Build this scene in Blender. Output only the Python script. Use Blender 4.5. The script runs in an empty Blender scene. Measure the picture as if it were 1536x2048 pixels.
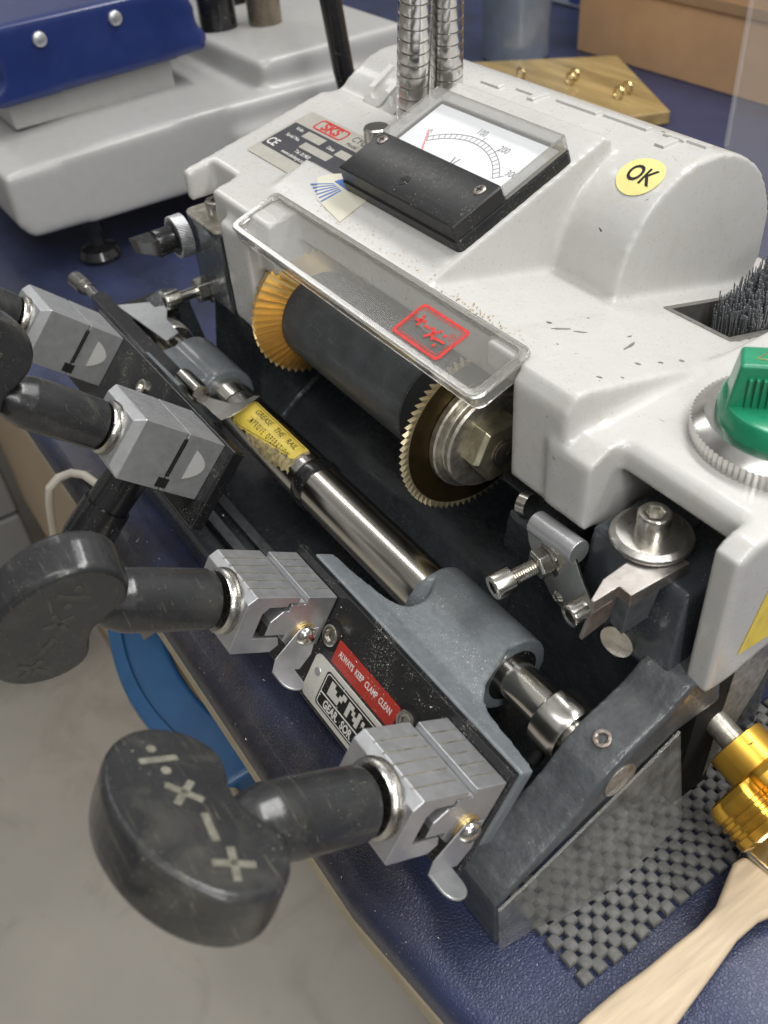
import bpy, bmesh, math, random
import numpy as np
from mathutils import Vector, Matrix
random.seed(7)
R_ = math.radians
sc = bpy.context.scene
col = sc.collection
S = 0.01                                     # everything below is written in centimetres
# ------------------------------------------------------------------ camera
# world: X runs along the guide rail (to the right), Y to the back, Z up; origin = rail end in the right arm
CAM = np.array([13.894, -18.791, 35.895])
RC = np.array([[0.56281738, 0.52300834, -0.64007724],
               [0.82372675, -0.41918539, 0.38178247],
               [-0.06863561, -0.74212255, -0.66674078]])
FPX = 1865.13
cd = bpy.data.cameras.new('camera'); cam = bpy.data.objects.new('camera', cd); col.objects.link(cam)
m = Matrix.Identity(4)
for i in range(3):
    m[i][0] = RC[i][0]; m[i][1] = -RC[i][1]; m[i][2] = -RC[i][2]; m[i][3] = CAM[i] * S
cam.matrix_world = m
cd.sensor_fit = 'VERTICAL'; cd.sensor_height = 24; cd.lens = 24 * FPX / 2048
cd.clip_start = 0.01; cd.clip_end = 50
cd.dof.use_dof = True; cd.dof.focus_distance = 0.475; cd.dof.aperture_fstop = 7.6
sc.camera = cam
# ------------------------------------------------------------------ light
w = bpy.data.worlds.new('World'); sc.world = w; w.use_nodes = True
nt = w.node_tree; bg = nt.nodes['Background']
tc = nt.nodes.new('ShaderNodeTexCoord'); sp = nt.nodes.new('ShaderNodeSeparateXYZ'); nt.links.new(tc.outputs['Generated'], sp.inputs[0])
cr = nt.nodes.new('ShaderNodeValToRGB'); mp = nt.nodes.new('ShaderNodeMapRange'); mp.inputs[1].default_value = -1; mp.inputs[2].default_value = 1
nt.links.new(sp.outputs[2], mp.inputs[0]); nt.links.new(mp.outputs[0], cr.inputs[0])
e = cr.color_ramp.elements; e[0].position = 0.0; e[0].color = (.155, .15, .14, 1); e[1].position = 1.0; e[1].color = (.75, .74, .72, 1)
k = e.new(.5); k.color = (.33, .32, .305, 1)
nz = nt.nodes.new('ShaderNodeTexNoise'); nz.inputs['Scale'].default_value = 2.2; nz.inputs['Detail'].default_value = 3
nt.links.new(tc.outputs['Generated'], nz.inputs['Vector'])
nr = nt.nodes.new('ShaderNodeValToRGB'); nr.color_ramp.elements[0].position = .42; nr.color_ramp.elements[0].color = (.25, .25, .25, 1); nr.color_ramp.elements[1].position = .56; nr.color_ramp.elements[1].color = (1, 1, 1, 1)
nt.links.new(nz.outputs['Fac'], nr.inputs[0])
mu = nt.nodes.new('ShaderNodeMix'); mu.data_type = 'RGBA'; mu.blend_type = 'MULTIPLY'; mu.inputs[0].default_value = 1
nt.links.new(cr.outputs[0], mu.inputs[6]); nt.links.new(nr.outputs[0], mu.inputs[7]); nt.links.new(mu.outputs[2], bg.inputs[0])
bg.inputs[1].default_value = 0.56
def area(name, loc, target, sx, sy, power, color=(1, .99, .97)):
    l = bpy.data.lights.new(name, 'AREA'); l.shape = 'RECTANGLE'; l.size = sx * S; l.size_y = sy * S; l.energy = power; l.color = color
    o = bpy.data.objects.new(name, l); col.objects.link(o); o.location = Vector(loc) * S
    o.rotation_euler = (Vector(target) - Vector(loc)).to_track_quat('-Z', 'Y').to_euler()
    return o
area('ceiling_light_back', (5, 95, 185), (-15, 0, 0), 190, 26, 30)
area('ceiling_light_front', (40, -60, 210), (-15, 0, 0), 180, 22, 10)
area('ceiling_light_right', (150, -45, 150), (-10, 0, 0), 24, 150, 17)
area('ceiling_light_side', (-190, 10, 170), (-20, 0, 0), 24, 160, 5)
sc.view_settings.view_transform = 'Standard'; sc.view_settings.look = 'None'; sc.view_settings.gamma = 1
sc.view_settings.use_curve_mapping = False; sc.view_settings.exposure = 0.35
sc.render.engine = 'CYCLES'
sc.cycles.max_bounces = 10; sc.cycles.transparent_max_bounces = 16

# ------------------------------------------------------------------ geometry helpers
def ident(a, b, c): return (a, b, c)
class Fr:
    """carriage frame: x along the rail, w out towards the operator, v up its face; elev = tilt of w"""
    def __init__(s, el):
        e = R_(el); s.W = (0, -math.cos(e), math.sin(e)); s.V = (0, math.sin(e), math.cos(e))
    def __call__(s, x, w, v): return (x, w * s.W[1] + v * s.V[1], w * s.W[2] + v * s.V[2])
def plane(o, u, v):
    o = Vector(o); u = Vector(u).normalized(); v = Vector(v); v = (v - v.dot(u) * u).normalized(); n = u.cross(v)
    return lambda a, b, c: tuple(o + a * u + b * v + c * n)
RIGHT = Fr(33); LEFT = Fr(43.4)
class MB:
    def __init__(s, T=ident): s.bm = bmesh.new(); s.T = T
    def v(s, p): return s.bm.verts.new(s.T(*p))
    def face(s, vs):
        try: return s.bm.faces.new(vs)
        except ValueError: return None
    def rings(s, rings, cap=True, loop=True):
        R = [[s.v(p) for p in r] for r in rings]
        n = len(R[0])
        for a, b in zip(R, R[1:]):
            for i in range(n if loop else n - 1):
                s.face([a[i], a[(i + 1) % n], b[(i + 1) % n], b[i]])
        if cap: s.face(R[0][::-1]); s.face(R[-1])
        return s
    def box(s, x0, x1, y0, y1, z0, z1):
        return s.rings([[(x0, y0, z), (x1, y0, z), (x1, y1, z), (x0, y1, z)] for z in (z0, z1)])
    def prism(s, poly, a0, a1, axis='x'):
        f = {'x': lambda p, a: (a, p[0], p[1]), 'y': lambda p, a: (p[0], a, p[1]), 'z': lambda p, a: (p[0], p[1], a)}[axis]
        return s.rings([[f(p, a) for p in poly] for a in (a0, a1)])
    def lathe(s, o, d, prof, n=32, ph=0):
        """prof: list of (distance along d, radius)"""
        o = Vector(o); d = Vector(d).normalized(); a = d.orthogonal().normalized(); b = d.cross(a)
        R = []
        for t, r in prof:
            R.append([tuple(o + d * t + (a * math.cos(ph + 2 * math.pi * i / n) + b * math.sin(ph + 2 * math.pi * i / n)) * max(r, 1e-4)) for i in range(n)])
        return s.rings(R)
    def cyl(s, p0, p1, r, n=32, r1=None, ph=0):
        L = (Vector(p1) - Vector(p0)).length
        return s.lathe(p0, Vector(p1) - Vector(p0), [(0, r), (L, r if r1 is None else r1)], n, ph)
    def tube(s, pts, r, n=12):
        pts = [Vector(p) for p in pts]; R = []; up = None
        for i, p in enumerate(pts):
            d = (pts[min(i + 1, len(pts) - 1)] - pts[max(i - 1, 0)]).normalized()
            if up is None: up = d.orthogonal().normalized()
            up = (up - up.dot(d) * d).normalized(); b = d.cross(up)
            rr = r[i] if isinstance(r, (list, tuple)) else r
            R.append([tuple(p + (up * math.cos(2 * math.pi * k / n) + b * math.sin(2 * math.pi * k / n)) * rr) for k in range(n)])
        return s.rings(R)
    def sphere(s, c, r, n=16, sc=(1, 1, 1)):
        R = []
        for i in range(1, n):
            t = math.pi * i / n
            R.append([(c[0] + sc[0] * r * math.sin(t) * math.cos(2 * math.pi * k / n), c[1] + sc[1] * r * math.sin(t) * math.sin(2 * math.pi * k / n), c[2] + sc[2] * r * math.cos(t)) for k in range(n)])
        return s.rings(R)
    def build(s, name, mat, parent=None, bevel=0, seg=2, label=None, sharp=32, smooth=True, remesh=0, relax=0, sub=0, recalc=True, doubles=False):
        if doubles: bmesh.ops.remove_doubles(s.bm, verts=s.bm.verts, dist=1e-4)
        if recalc: bmesh.ops.recalc_face_normals(s.bm, faces=s.bm.faces)
        off = Vector((0, 0, 0))
        p = parent
        while p is not None: off += Vector(p.location); p = p.parent
        for v in s.bm.verts: v.co = v.co * S - off
        me = bpy.data.meshes.new(name); s.bm.to_mesh(me); s.bm.free()
        o = bpy.data.objects.new(name, me); col.objects.link(o)
        if mat: me.materials.append(mat)
        if remesh or sub:
            if remesh:
                r = o.modifiers.new('r', 'REMESH'); r.mode = 'VOXEL'; r.voxel_size = remesh * S; r.use_smooth_shade = True
                if relax:
                    q = o.modifiers.new('s', 'SMOOTH'); q.factor = .5; q.iterations = relax
            if sub:
                q = o.modifiers.new('u', 'SUBSURF'); q.levels = sub; q.render_levels = sub
            dg = bpy.context.evaluated_depsgraph_get()
            nm = bpy.data.meshes.new_from_object(o.evaluated_get(dg)); o.modifiers.clear(); o.data = nm; nm.name = name
            bpy.data.meshes.remove(me); me = nm
            if not me.materials and mat: me.materials.append(mat)
            me.polygons.foreach_set('use_smooth', [True] * len(me.polygons))
        elif smooth:
            me.polygons.foreach_set('use_smooth', [True] * len(me.polygons))
            if not bevel: me.set_sharp_from_angle(angle=R_(sharp))
        if bevel:
            bmod = o.modifiers.new('bevel', 'BEVEL'); bmod.width = bevel * S; bmod.segments = seg; bmod.limit_method = 'ANGLE'; bmod.angle_limit = R_(28); bmod.harden_normals = True
        if parent is not None: o.parent = parent
        if label: o['label'] = label
        return o
def thing(name, label, cat, loc, group=None):
    o = bpy.data.objects.new(name, None); col.objects.link(o); o.location = Vector(loc) * S; o.empty_display_size = .02
    o['label'] = label; o['category'] = cat
    if group: o['group'] = group
    return o
def tag(o, label=None, cat=None, group=None, kind=None):
    if label: o['label'] = label
    if cat: o['category'] = cat
    if group: o['group'] = group
    if kind: o['kind'] = kind
    return o
def text(name, s, T, size, mat, parent, x=0, y=0, z=0, sx=1, bold=0, th=.012, align='CENTER', label=None, rot=0):
    """letters standing th above the plane T(u, v, n)"""
    c = bpy.data.curves.new('t', 'FONT'); c.body = s; c.size = size; c.align_x = align; c.align_y = 'CENTER'; c.offset = bold; c.extrude = th / 2; c.resolution_u = 4
    o = bpy.data.objects.new('t', c); col.objects.link(o)
    me = bpy.data.meshes.new_from_object(o.evaluated_get(bpy.context.evaluated_depsgraph_get()))
    bm = bmesh.new(); bm.from_mesh(me); cr, srr = math.cos(rot), math.sin(rot)
    for v in bm.verts:
        a, b = v.co.x * sx, v.co.y
        v.co = T(x + a * cr - b * srr, y + a * srr + b * cr, z + v.co.z + th / 2)
    bpy.data.objects.remove(o); bpy.data.curves.remove(c)
    mb = MB(); mb.bm.free(); mb.bm = bm
    return mb.build(name, mat, parent, smooth=False, label=label)
def rrect(x0, x1, y0, y1, r, n=5):
    P = []
    for cx, cy, a in ((x1 - r, y0 + r, -90), (x1 - r, y1 - r, 0), (x0 + r, y1 - r, 90), (x0 + r, y0 + r, 180)):
        for i in range(n + 1):
            t = R_(a + 90 * i / n); P.append((cx + r * math.cos(t), cy + r * math.sin(t)))
    return P
def frame_ring(mb, outer, inner, z0, z1):
    """hollow frame between two outlines with equal point counts (in the a, b plane)"""
    n = len(outer)
    A = [mb.v((p[0], p[1], z0)) for p in outer]; B = [mb.v((p[0], p[1], z1)) for p in outer]
    C = [mb.v((p[0], p[1], z1)) for p in inner]; D = [mb.v((p[0], p[1], z0)) for p in inner]
    for i in range(n):
        j = (i + 1) % n
        for a, b in ((A, B), (B, C), (C, D), (D, A)): mb.face([a[i], a[j], b[j], b[i]])
    return mb

def at(px, py, ax, val):
    d = RC @ np.array([px - 768., py - 1024., FPX]); t = (val - CAM[ax]) / d[ax]; return tuple(CAM + t * d)
# ------------------------------------------------------------------ materials
def lk(t, a, b): t.links.new(a, b)
def material(name, color, rough=.5, metal=0, spec=.5, coat=0, var=.0, vs=1.0, bump=0, bs=8, bdetail=4, dust=0, dust_s=14, dust_c=(.62, .60, .54), grime=0, grime_c=(.1, .08, .05), grime_s=.6, chips=0, chips_c=(.05, .055, .06), chip_s=1.6, scratch=0, stretch=None, alpha=1, rvar=.12, trans=0, ior=1.45, leather=0, top_dust=0):
    mt = bpy.data.materials.new(name); mt.use_nodes = True; t = mt.node_tree; b = t.nodes['Principled BSDF']
    b.inputs['Metallic'].default_value = metal; b.inputs['Specular IOR Level'].default_value = spec
    b.inputs['Coat Weight'].default_value = coat; b.inputs['Coat Roughness'].default_value = .12; b.inputs['Alpha'].default_value = alpha
    b.inputs['Transmission Weight'].default_value = trans; b.inputs['IOR'].default_value = ior
    tc = t.nodes.new('ShaderNodeTexCoord'); mp = t.nodes.new('ShaderNodeMapping'); mp.inputs['Scale'].default_value = (100, 100, 100)
    if stretch: mp.inputs['Scale'].default_value = tuple(100 * q for q in stretch)
    lk(t, tc.outputs['Object'], mp.inputs[0]); vec = mp.outputs[0]
    def noise(scale, det=4, dist=0, rough=.55, v=vec):
        n = t.nodes.new('ShaderNodeTexNoise'); n.inputs['Scale'].default_value = scale; n.inputs['Detail'].default_value = det; n.inputs['Distortion'].default_value = dist; n.inputs['Roughness'].default_value = rough
        lk(t, v, n.inputs['Vector']); return n.outputs['Fac']
    def ramp(f, a, bb):
        r = t.nodes.new('ShaderNodeMapRange'); r.inputs[1].default_value = a; r.inputs[2].default_value = bb; lk(t, f, r.inputs[0]); return r.outputs[0]
    def mix(fac, c1, c2):
        x = t.nodes.new('ShaderNodeMix'); x.data_type = 'RGBA'
        if isinstance(fac, float): x.inputs[0].default_value = fac
        else: lk(t, fac, x.inputs[0])
        for i, c in ((6, c1), (7, c2)):
            if isinstance(c, tuple): x.inputs[i].default_value = (*c[:3], 1)
            else: lk(t, c, x.inputs[i])
        return x.outputs[2]
    def math_(op, a, c):
        x = t.nodes.new('ShaderNodeMath'); x.operation = op
        for i, q in ((0, a), (1, c)):
            if isinstance(q, (int, float)): x.inputs[i].default_value = q
            else: lk(t, q, x.inputs[i])
        return x.outputs[0]
    c = tuple(color)
    if var:
        c = mix(ramp(noise(vs, 6), .3, .7), tuple(q * (1 - var) for q in color), tuple(min(1, q * (1 + var)) for q in color))
    if grime: c = mix(math_('MULTIPLY', ramp(noise(grime_s, 8, 1.0, .65), .5, .72), grime), c, grime_c)
    rg = ramp(noise(2.5, 6), 0, 1); rg = math_('ADD', math_('MULTIPLY', math_('SUBTRACT', rg, .5), rvar * 2), rough)
    if chips:
        cm = ramp(noise(chip_s, 3, 2.0, .45), .775 - chips * .05, .78 - chips * .05); c = mix(cm, c, chips_c)
        rg = math_('ADD', rg, math_('MULTIPLY', cm, .2))
    if scratch:
        mp2 = t.nodes.new('ShaderNodeMapping'); mp2.inputs['Scale'].default_value = (30, 900, 120); mp2.inputs['Rotation'].default_value = (.3, .4, .9); lk(t, tc.outputs['Object'], mp2.inputs[0])
        sm = ramp(noise(1.0, 4, .4, .6, mp2.outputs[0]), .62, .7); c = mix(math_('MULTIPLY', sm, scratch), c, dust_c)
    if dust:
        dm = ramp(noise(dust_s, 2, 0, .5), .70 - dust * .1, .74 - dust * .1)
        patch = ramp(noise(.45, 5, .8), .47, .62); dm = math_('MULTIPLY', dm, patch)
        c = mix(dm, c, dust_c); rg = math_('ADD', rg, math_('MULTIPLY', dm, .3))
    if top_dust:
        gn = t.nodes.new('ShaderNodeNewGeometry'); sx_ = t.nodes.new('ShaderNodeSeparateXYZ'); lk(t, gn.outputs['Normal'], sx_.inputs[0])
        d = math_('MULTIPLY', ramp(sx_.outputs[2], .3, 1.0), math_('MULTIPLY', ramp(noise(3, 8, .5, .7), .35, .7), top_dust)); c = mix(d, c, dust_c)
        rg = math_('ADD', rg, math_('MULTIPLY', d, .5))
    if isinstance(c, tuple): b.inputs['Base Color'].default_value = (*c, 1)
    else: lk(t, c, b.inputs['Base Color'])
    rc = t.nodes.new('ShaderNodeClamp'); rc.inputs[1].default_value = .04; rc.inputs[2].default_value = 1; lk(t, rg, rc.inputs[0]); lk(t, rc.outputs[0], b.inputs['Roughness'])
    if bump or leather:
        bn = t.nodes.new('ShaderNodeBump'); bn.inputs['Strength'].default_value = 1; bn.inputs['Distance'].default_value = (bump or leather) * S
        if leather:
            vo = t.nodes.new('ShaderNodeTexVoronoi'); vo.feature = 'DISTANCE_TO_EDGE'; vo.inputs['Scale'].default_value = bs; lk(t, vec, vo.inputs['Vector'])
            lk(t, ramp(vo.outputs[0], 0, .25), bn.inputs['Height'])
        else: lk(t, noise(bs, bdetail), bn.inputs['Height'])
        lk(t, bn.outputs[0], b.inputs['Normal'])
    return mt
M = {}
M['white'] = material('cream_white_paint', (.54, .535, .515), .30, coat=.35, var=.03, vs=.3, bump=.008, bs=7, grime=.22, grime_c=(.46, .40, .30), grime_s=.9, chips=.5, chip_s=1.1, dust=.25, dust_s=9, dust_c=(.25, .2, .15))
M['white_far'] = material('pale_grey_paint', (.40, .40, .39), .38, coat=.2, var=.04, bump=.006, bs=6, grime=.25, grime_c=(.4, .36, .28), grime_s=.15)
M['dark'] = material('dark_hammered_paint', (.034, .039, .045), .27, coat=.45, var=.2, vs=.8, bump=.05, bs=2.2, bdetail=5, dust=.1, dust_s=14)
M['postm'] = material('blue_black_enamel', (.050, .058, .066), .25, coat=.5, var=.12, vs=.6, bump=.006, bs=5, dust=.25, dust_s=14)
M['tool'] = material('ground_tool_steel', (.36, .34, .32), .36, metal=.9, var=.15, vs=2, grime=.5, grime_c=(.22, .12, .06), grime_s=1.2)
M['freck'] = material('rust_freckle', (.46, .34, .20), .6, var=.3, vs=5)
M['darkrough'] = material('worn_dark_paint', (.075, .083, .09), .34, coat=.4, var=.25, vs=.9, bump=.09, bs=1.9, bdetail=6, dust=.2, dust_s=14, top_dust=.12, dust_c=(.4, .39, .36))
M['carriage'] = material('blue_grey_enamel', (.135, .155, .170), .33, coat=.5, var=.12, vs=.5, bump=.006, bs=5, dust=.45, dust_s=13, top_dust=.12)
M['alu'] = material('machined_aluminium', (.60, .61, .63), .38, metal=.85, var=.08, vs=1.2, bump=.002, bs=20, dust=.15, grime=.2, grime_c=(.35, .3, .22), grime_s=.8)
M['alu_dull'] = material('cast_aluminium', (.48, .49, .50), .45, metal=.75, var=.1, vs=1.5, bump=.004, bs=16, dust=.15)
M['steel'] = material('polished_steel', (.58, .565, .53), .22, metal=1, rvar=.08, var=.06, vs=.7, grime=.3, grime_c=(.3, .25, .17), grime_s=.5)
M['rail'] = material('ground_steel_rail', (.70, .67, .61), .21, metal=1, rvar=.05, var=.10, vs=.6, stretch=(.08, 1, 1), grime=.35, grime_c=(.22, .2, .16), grime_s=1.0)
M['bolt'] = material('plated_bolt_steel', (.62, .60, .55), .22, metal=1, var=.1, vs=3, bump=.004, bs=9, grime=.3, grime_c=(.25, .18, .1), grime_s=2)
M['rust'] = material('rusty_steel', (.34, .31, .28), .38, metal=.9, var=.25, vs=2.2, grime=.9, grime_c=(.18, .075, .03), grime_s=1.3, bump=.01, bs=8)
M['washer'] = material('turned_washer', (.55, .54, .51), .3, metal=1, var=.1, vs=2, grime=.5, grime_c=(.3, .18, .09), grime_s=1.2, bump=.005, bs=9)
M['brass'] = material('gold_cutter_steel', (.74, .55, .25), .36, metal=.92, var=.05, vs=1.5)
M['paleteeth'] = material('pale_gold_teeth', (.86, .74, .48), .32, metal=.85)
M['oldgold'] = material('dull_brass_plate', (.10, .07, .03), .42, metal=.9, var=.2, vs=1, grime=.5, grime_c=(.07, .05, .02), grime_s=.6)
M['nut'] = material('yellow_zinc_nut', (.62, .59, .42), .33, metal=.9, var=.25, vs=1.2, grime=.6, grime_c=(.2, .16, .09), grime_s=1.0, bump=.015, bs=6)
M['flange'] = material('worn_zinc_flange', (.58, .55, .48), .38, metal=.9, var=.3, vs=2.2, grime=.6, grime_c=(.2, .15, .09), grime_s=1.4, bump=.012, bs=5)
M['goldano'] = material('gold_anodised', (.78, .46, .07), .34, metal=.9, var=.03, vs=1, rvar=.04)
M['arbor'] = material('black_arbor_shell', (.055, .059, .063), .42, coat=.12, var=.25, vs=.8, bump=.018, bs=2.0, dust=.3, dust_s=12, dust_c=(.32, .32, .3), scratch=.12)
M['plastic'] = material('black_meter_plastic', (.018, .018, .019), .33, bump=.003, bs=14, dust=.5, dust_s=12, dust_c=(.30, .29, .27), scratch=.10)
M['black'] = material('black_painted_steel', (.012, .012, .013), .3, coat=.4, dust=.7, dust_s=16, dust_c=(.55, .53, .47), bump=.004, bs=10)
M['blackpl'] = material('black_gloss', (.012, .012, .013), .22, coat=.5, dust=.15, dust_s=11, bump=.006, bs=4)
M['hole'] = material('dark_hole', (.006, .006, .006), .7)
M['knob'] = material('black_rubber_knob', (.026, .027, .029), .30, coat=.2, var=.15, vs=.6, bump=.006, bs=9, grime=.45, grime_c=(.13, .125, .10), grime_s=.28, scratch=.25, dust=.2, dust_s=12, dust_c=(.3, .28, .2))
M['mark'] = material('worn_raised_mark', (.17, .165, .13), .6, var=.35, vs=2.5, bump=.02, bs=12)
M['markd'] = material('dark_raised_mark', (.07, .07, .06), .5, var=.3, vs=3, bump=.02, bs=12)
M['ring'] = material('crimp_silver', (.48, .475, .45), .27, metal=1, grime=.5, grime_c=(.3, .22, .1), grime_s=1.5, bump=.01, bs=8)
M['clear'] = material('dusty_clear_plastic', (.36, .355, .33), .12, spec=.6, alpha=.19, dust=.45, dust_s=12, dust_c=(.8, .78, .7), bump=.002, bs=6)
M['cleared'] = material('clear_plastic_rim', (.80, .79, .75), .05, spec=.8, trans=.85, coat=.5, bump=.01, bs=1.5)
M['pane'] = material('clear_shield', (.8, .8, .78), .06, alpha=.10, spec=.5, coat=.2)
M['frost'] = material('smeared_plastic', (.30, .30, .28), .18, alpha=.26, coat=.3, var=.5, vs=1.3, dust=.2, bump=.02, bs=3)
M['lens'] = material('meter_window', (.85, .85, .83), .04, alpha=.10, spec=.6, coat=.4)
M['lensedge'] = material('meter_window_edge', (.42, .41, .38), .1, alpha=.42, spec=.8, coat=.4)
M['dial'] = material('white_dial', (.78, .80, .84), .5)
M['ink'] = material('grey_ink', (.12, .12, .13), .6)
M['blackink'] = material('black_ink', (.01, .01, .01), .5)
M['redink'] = material('red_ink', (.55, .035, .03), .45, var=.2, vs=4)
M['pinkneedle'] = material('red_needle', (.80, .14, .12), .5)
M['yellow'] = material('yellow_sticker', (.80, .62, .10), .4, var=.08, vs=1.5, grime=.5, grime_c=(.45, .33, .08), grime_s=.7)
M['oksticker'] = material('pale_yellow_sticker', (.78, .70, .27), .45, var=.08, vs=1.5)
M['tan'] = material('worn_sticker_backing', (.38, .31, .16), .45, var=.5, vs=3, grime=.7, grime_c=(.08, .05, .02), grime_s=2.2, bump=.02, bs=6)
M['redlabel'] = material('red_label', (.42, .03, .018), .35, coat=.3, dust=.6, dust_s=11, dust_c=(.6, .5, .4), var=.1, vs=1)
M['stickerw'] = material('ivory_sticker', (.66, .64, .52), .4)
M['whitelabel'] = material('silver_white_label', (.62, .61, .55), .35, dust=.3, dust_s=9, dust_c=(.1, .1, .1))
M['whiteink'] = material('white_ink', (.75, .74, .70), .5)
M['plategrey'] = material('dark_nameplate', (.055, .055, .065), .35, var=.1, vs=1)
M['platelight'] = material('brushed_nameplate', (.55, .53, .47), .35, metal=.4, var=.06, vs=2)
M['bluesticker'] = material('blue_print', (.07, .17, .5), .5)
M['green'] = material('green_plastic', (.014, .25, .125), .3, coat=.3, var=.08, vs=1.5, grime=.25, grime_c=(.02, .12, .06), grime_s=.9)
M['chrome'] = material('chrome', (.60, .59, .57), .20, metal=1, rvar=.06, grime=.2, grime_c=(.3, .28, .24), grime_s=1)
M['knurl'] = material('knurled_steel', (.52, .51, .48), .3, metal=1, grime=.6, grime_c=(.25, .22, .17), grime_s=1.2)
M['wire'] = material('grey_wire', (.26, .265, .28), .45, metal=.5, var=.2, vs=2)
M['chipm'] = material('bare_primer_grey', (.17, .175, .17), .5, var=.3, vs=6)
M['slot'] = material('worn_metal_rim', (.36, .35, .33), .35, metal=.8, var=.15, vs=2)
M['vinyl'] = material('blue_vinyl', (.032, .042, .100), .40, coat=.08, var=.12, vs=.2, leather=.014, bs=5.5, dust=.2, dust_s=5, dust_c=(.3, .33, .4), grime=.75, grime_c=(.014, .015, .022), grime_s=.07)
M['edging'] = material('beige_edging', (.42, .35, .24), .5, var=.1, vs=.5)
M['rubber'] = material('grey_rubber_foam', (.15, .15, .145), .7, var=.25, vs=2, bump=.05, bs=6, dust=.25, dust_s=11, dust_c=(.4, .39, .34))
M['wood'] = material('pale_beech', (.60, .48, .33), .5, var=.15, vs=3.2, stretch=(1, .10, 1), bump=.003, bs=9, dust=.1, dust_s=6, dust_c=(.12, .08, .05))
M['oldwood'] = material('varnished_board', (.36, .26, .11), .3, var=.35, vs=.5, stretch=(.12, 1, 1), coat=.3, grime=.5, grime_c=(.12, .07, .02), grime_s=.3)
M['card'] = material('brown_cardboard', (.60, .37, .20), .75, var=.07, vs=.3)
M['cardin'] = material('cardboard_inside', (.40, .25, .14), .8, var=.07, vs=.3)
M['blue'] = material('blue_painted_cover', (.012, .026, .125), .32, coat=.4, var=.1, vs=.3, grime=.2, grime_c=(.05, .07, .2), grime_s=.3)
M['bluepan'] = material('blue_dustpan_plastic', (.028, .11, .26), .4, var=.3, vs=.12, coat=.1)
M['floor'] = material('grey_vinyl_floor', (.52, .485, .43), .4, var=.12, vs=.035, grime=.5, grime_c=(.30, .27, .22), grime_s=.09, bump=.02, bs=.5)
M['panel'] = material('beige_panel', (.40, .31, .205), .5, var=.05, vs=.1)
M['drawer'] = material('grey_drawer', (.19, .19, .185), .5, var=.05, vs=.1)
M['cable'] = material('white_cable', (.62, .58, .50), .45)
M['can'] = material('grey_can', (.22, .26, .33), .22, coat=.5, metal=.3, var=.2, vs=.2)
M['brassring'] = material('brass_ring', (.6, .47, .22), .25, metal=1)
M['paper'] = material('pale_blue_paper', (.50, .55, .66), .5)
M['dpaper'] = material('blue_stripe_paper', (.06, .10, .32), .5)
M['filing'] = material('metal_filings', (.45, .43, .38), .35, metal=.8)
M['oldpost'] = material('brown_steel_column', (.26, .22, .17), .3, metal=.7, var=.3, vs=.3, grime=.6, grime_c=(.1, .07, .04), grime_s=.2)
M['wallm'] = material('pale_wall', (.5, .5, .49), .6)
M['recess'] = material('bright_recess', (.62, .62, .6), .4, metal=.3)

def shadow_grime_strip(mt):  # machine's shadow on the front strip, mixed with grime, painted into the vinyl colour
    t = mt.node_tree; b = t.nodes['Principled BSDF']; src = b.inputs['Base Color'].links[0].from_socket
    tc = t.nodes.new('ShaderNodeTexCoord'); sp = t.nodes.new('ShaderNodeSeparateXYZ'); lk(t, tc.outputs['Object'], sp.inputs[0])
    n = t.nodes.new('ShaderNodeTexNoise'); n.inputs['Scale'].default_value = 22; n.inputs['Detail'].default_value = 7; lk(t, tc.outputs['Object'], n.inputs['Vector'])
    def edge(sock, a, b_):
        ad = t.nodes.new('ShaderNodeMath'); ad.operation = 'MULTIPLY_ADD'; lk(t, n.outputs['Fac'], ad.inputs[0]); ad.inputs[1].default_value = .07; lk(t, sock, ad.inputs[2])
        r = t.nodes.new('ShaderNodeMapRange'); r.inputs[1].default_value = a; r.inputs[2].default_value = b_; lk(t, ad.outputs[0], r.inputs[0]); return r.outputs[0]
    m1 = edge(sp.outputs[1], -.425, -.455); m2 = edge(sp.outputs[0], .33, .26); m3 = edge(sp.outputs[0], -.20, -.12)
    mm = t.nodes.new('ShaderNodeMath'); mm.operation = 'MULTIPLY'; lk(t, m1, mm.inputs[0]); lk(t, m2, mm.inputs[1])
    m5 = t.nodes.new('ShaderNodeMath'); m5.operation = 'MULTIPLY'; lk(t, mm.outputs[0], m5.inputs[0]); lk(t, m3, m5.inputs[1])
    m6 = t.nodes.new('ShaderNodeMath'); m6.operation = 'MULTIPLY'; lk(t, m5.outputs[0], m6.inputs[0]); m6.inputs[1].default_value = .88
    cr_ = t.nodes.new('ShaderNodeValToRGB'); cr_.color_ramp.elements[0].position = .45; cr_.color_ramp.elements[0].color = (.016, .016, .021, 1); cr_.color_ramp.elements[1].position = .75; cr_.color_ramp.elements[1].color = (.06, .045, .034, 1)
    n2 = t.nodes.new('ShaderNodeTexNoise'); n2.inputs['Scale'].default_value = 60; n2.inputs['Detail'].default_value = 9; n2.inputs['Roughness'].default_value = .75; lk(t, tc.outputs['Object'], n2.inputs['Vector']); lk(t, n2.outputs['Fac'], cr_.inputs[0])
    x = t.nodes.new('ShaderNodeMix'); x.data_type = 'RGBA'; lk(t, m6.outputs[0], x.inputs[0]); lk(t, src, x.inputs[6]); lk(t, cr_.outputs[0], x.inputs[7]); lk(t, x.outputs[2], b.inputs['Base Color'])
shadow_grime_strip(M['vinyl'])

# ================================================================== setting
mb = MB(); mb.box(-420, 260, -320, 420, -79, -78); tag(mb.build('floor', M['floor'], None), kind='structure')

jt = MB()
for y in (-40, -110, 30): jt.box(-420, 260, y, y + .5, -78.0, -77.97)
for x in (-160, -60, 40): jt.box(x, x + .5, -320, -40.1, -78.0, -77.97)
tag(jt.build('floor_joints', M['drawer'], None), kind='structure')

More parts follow.
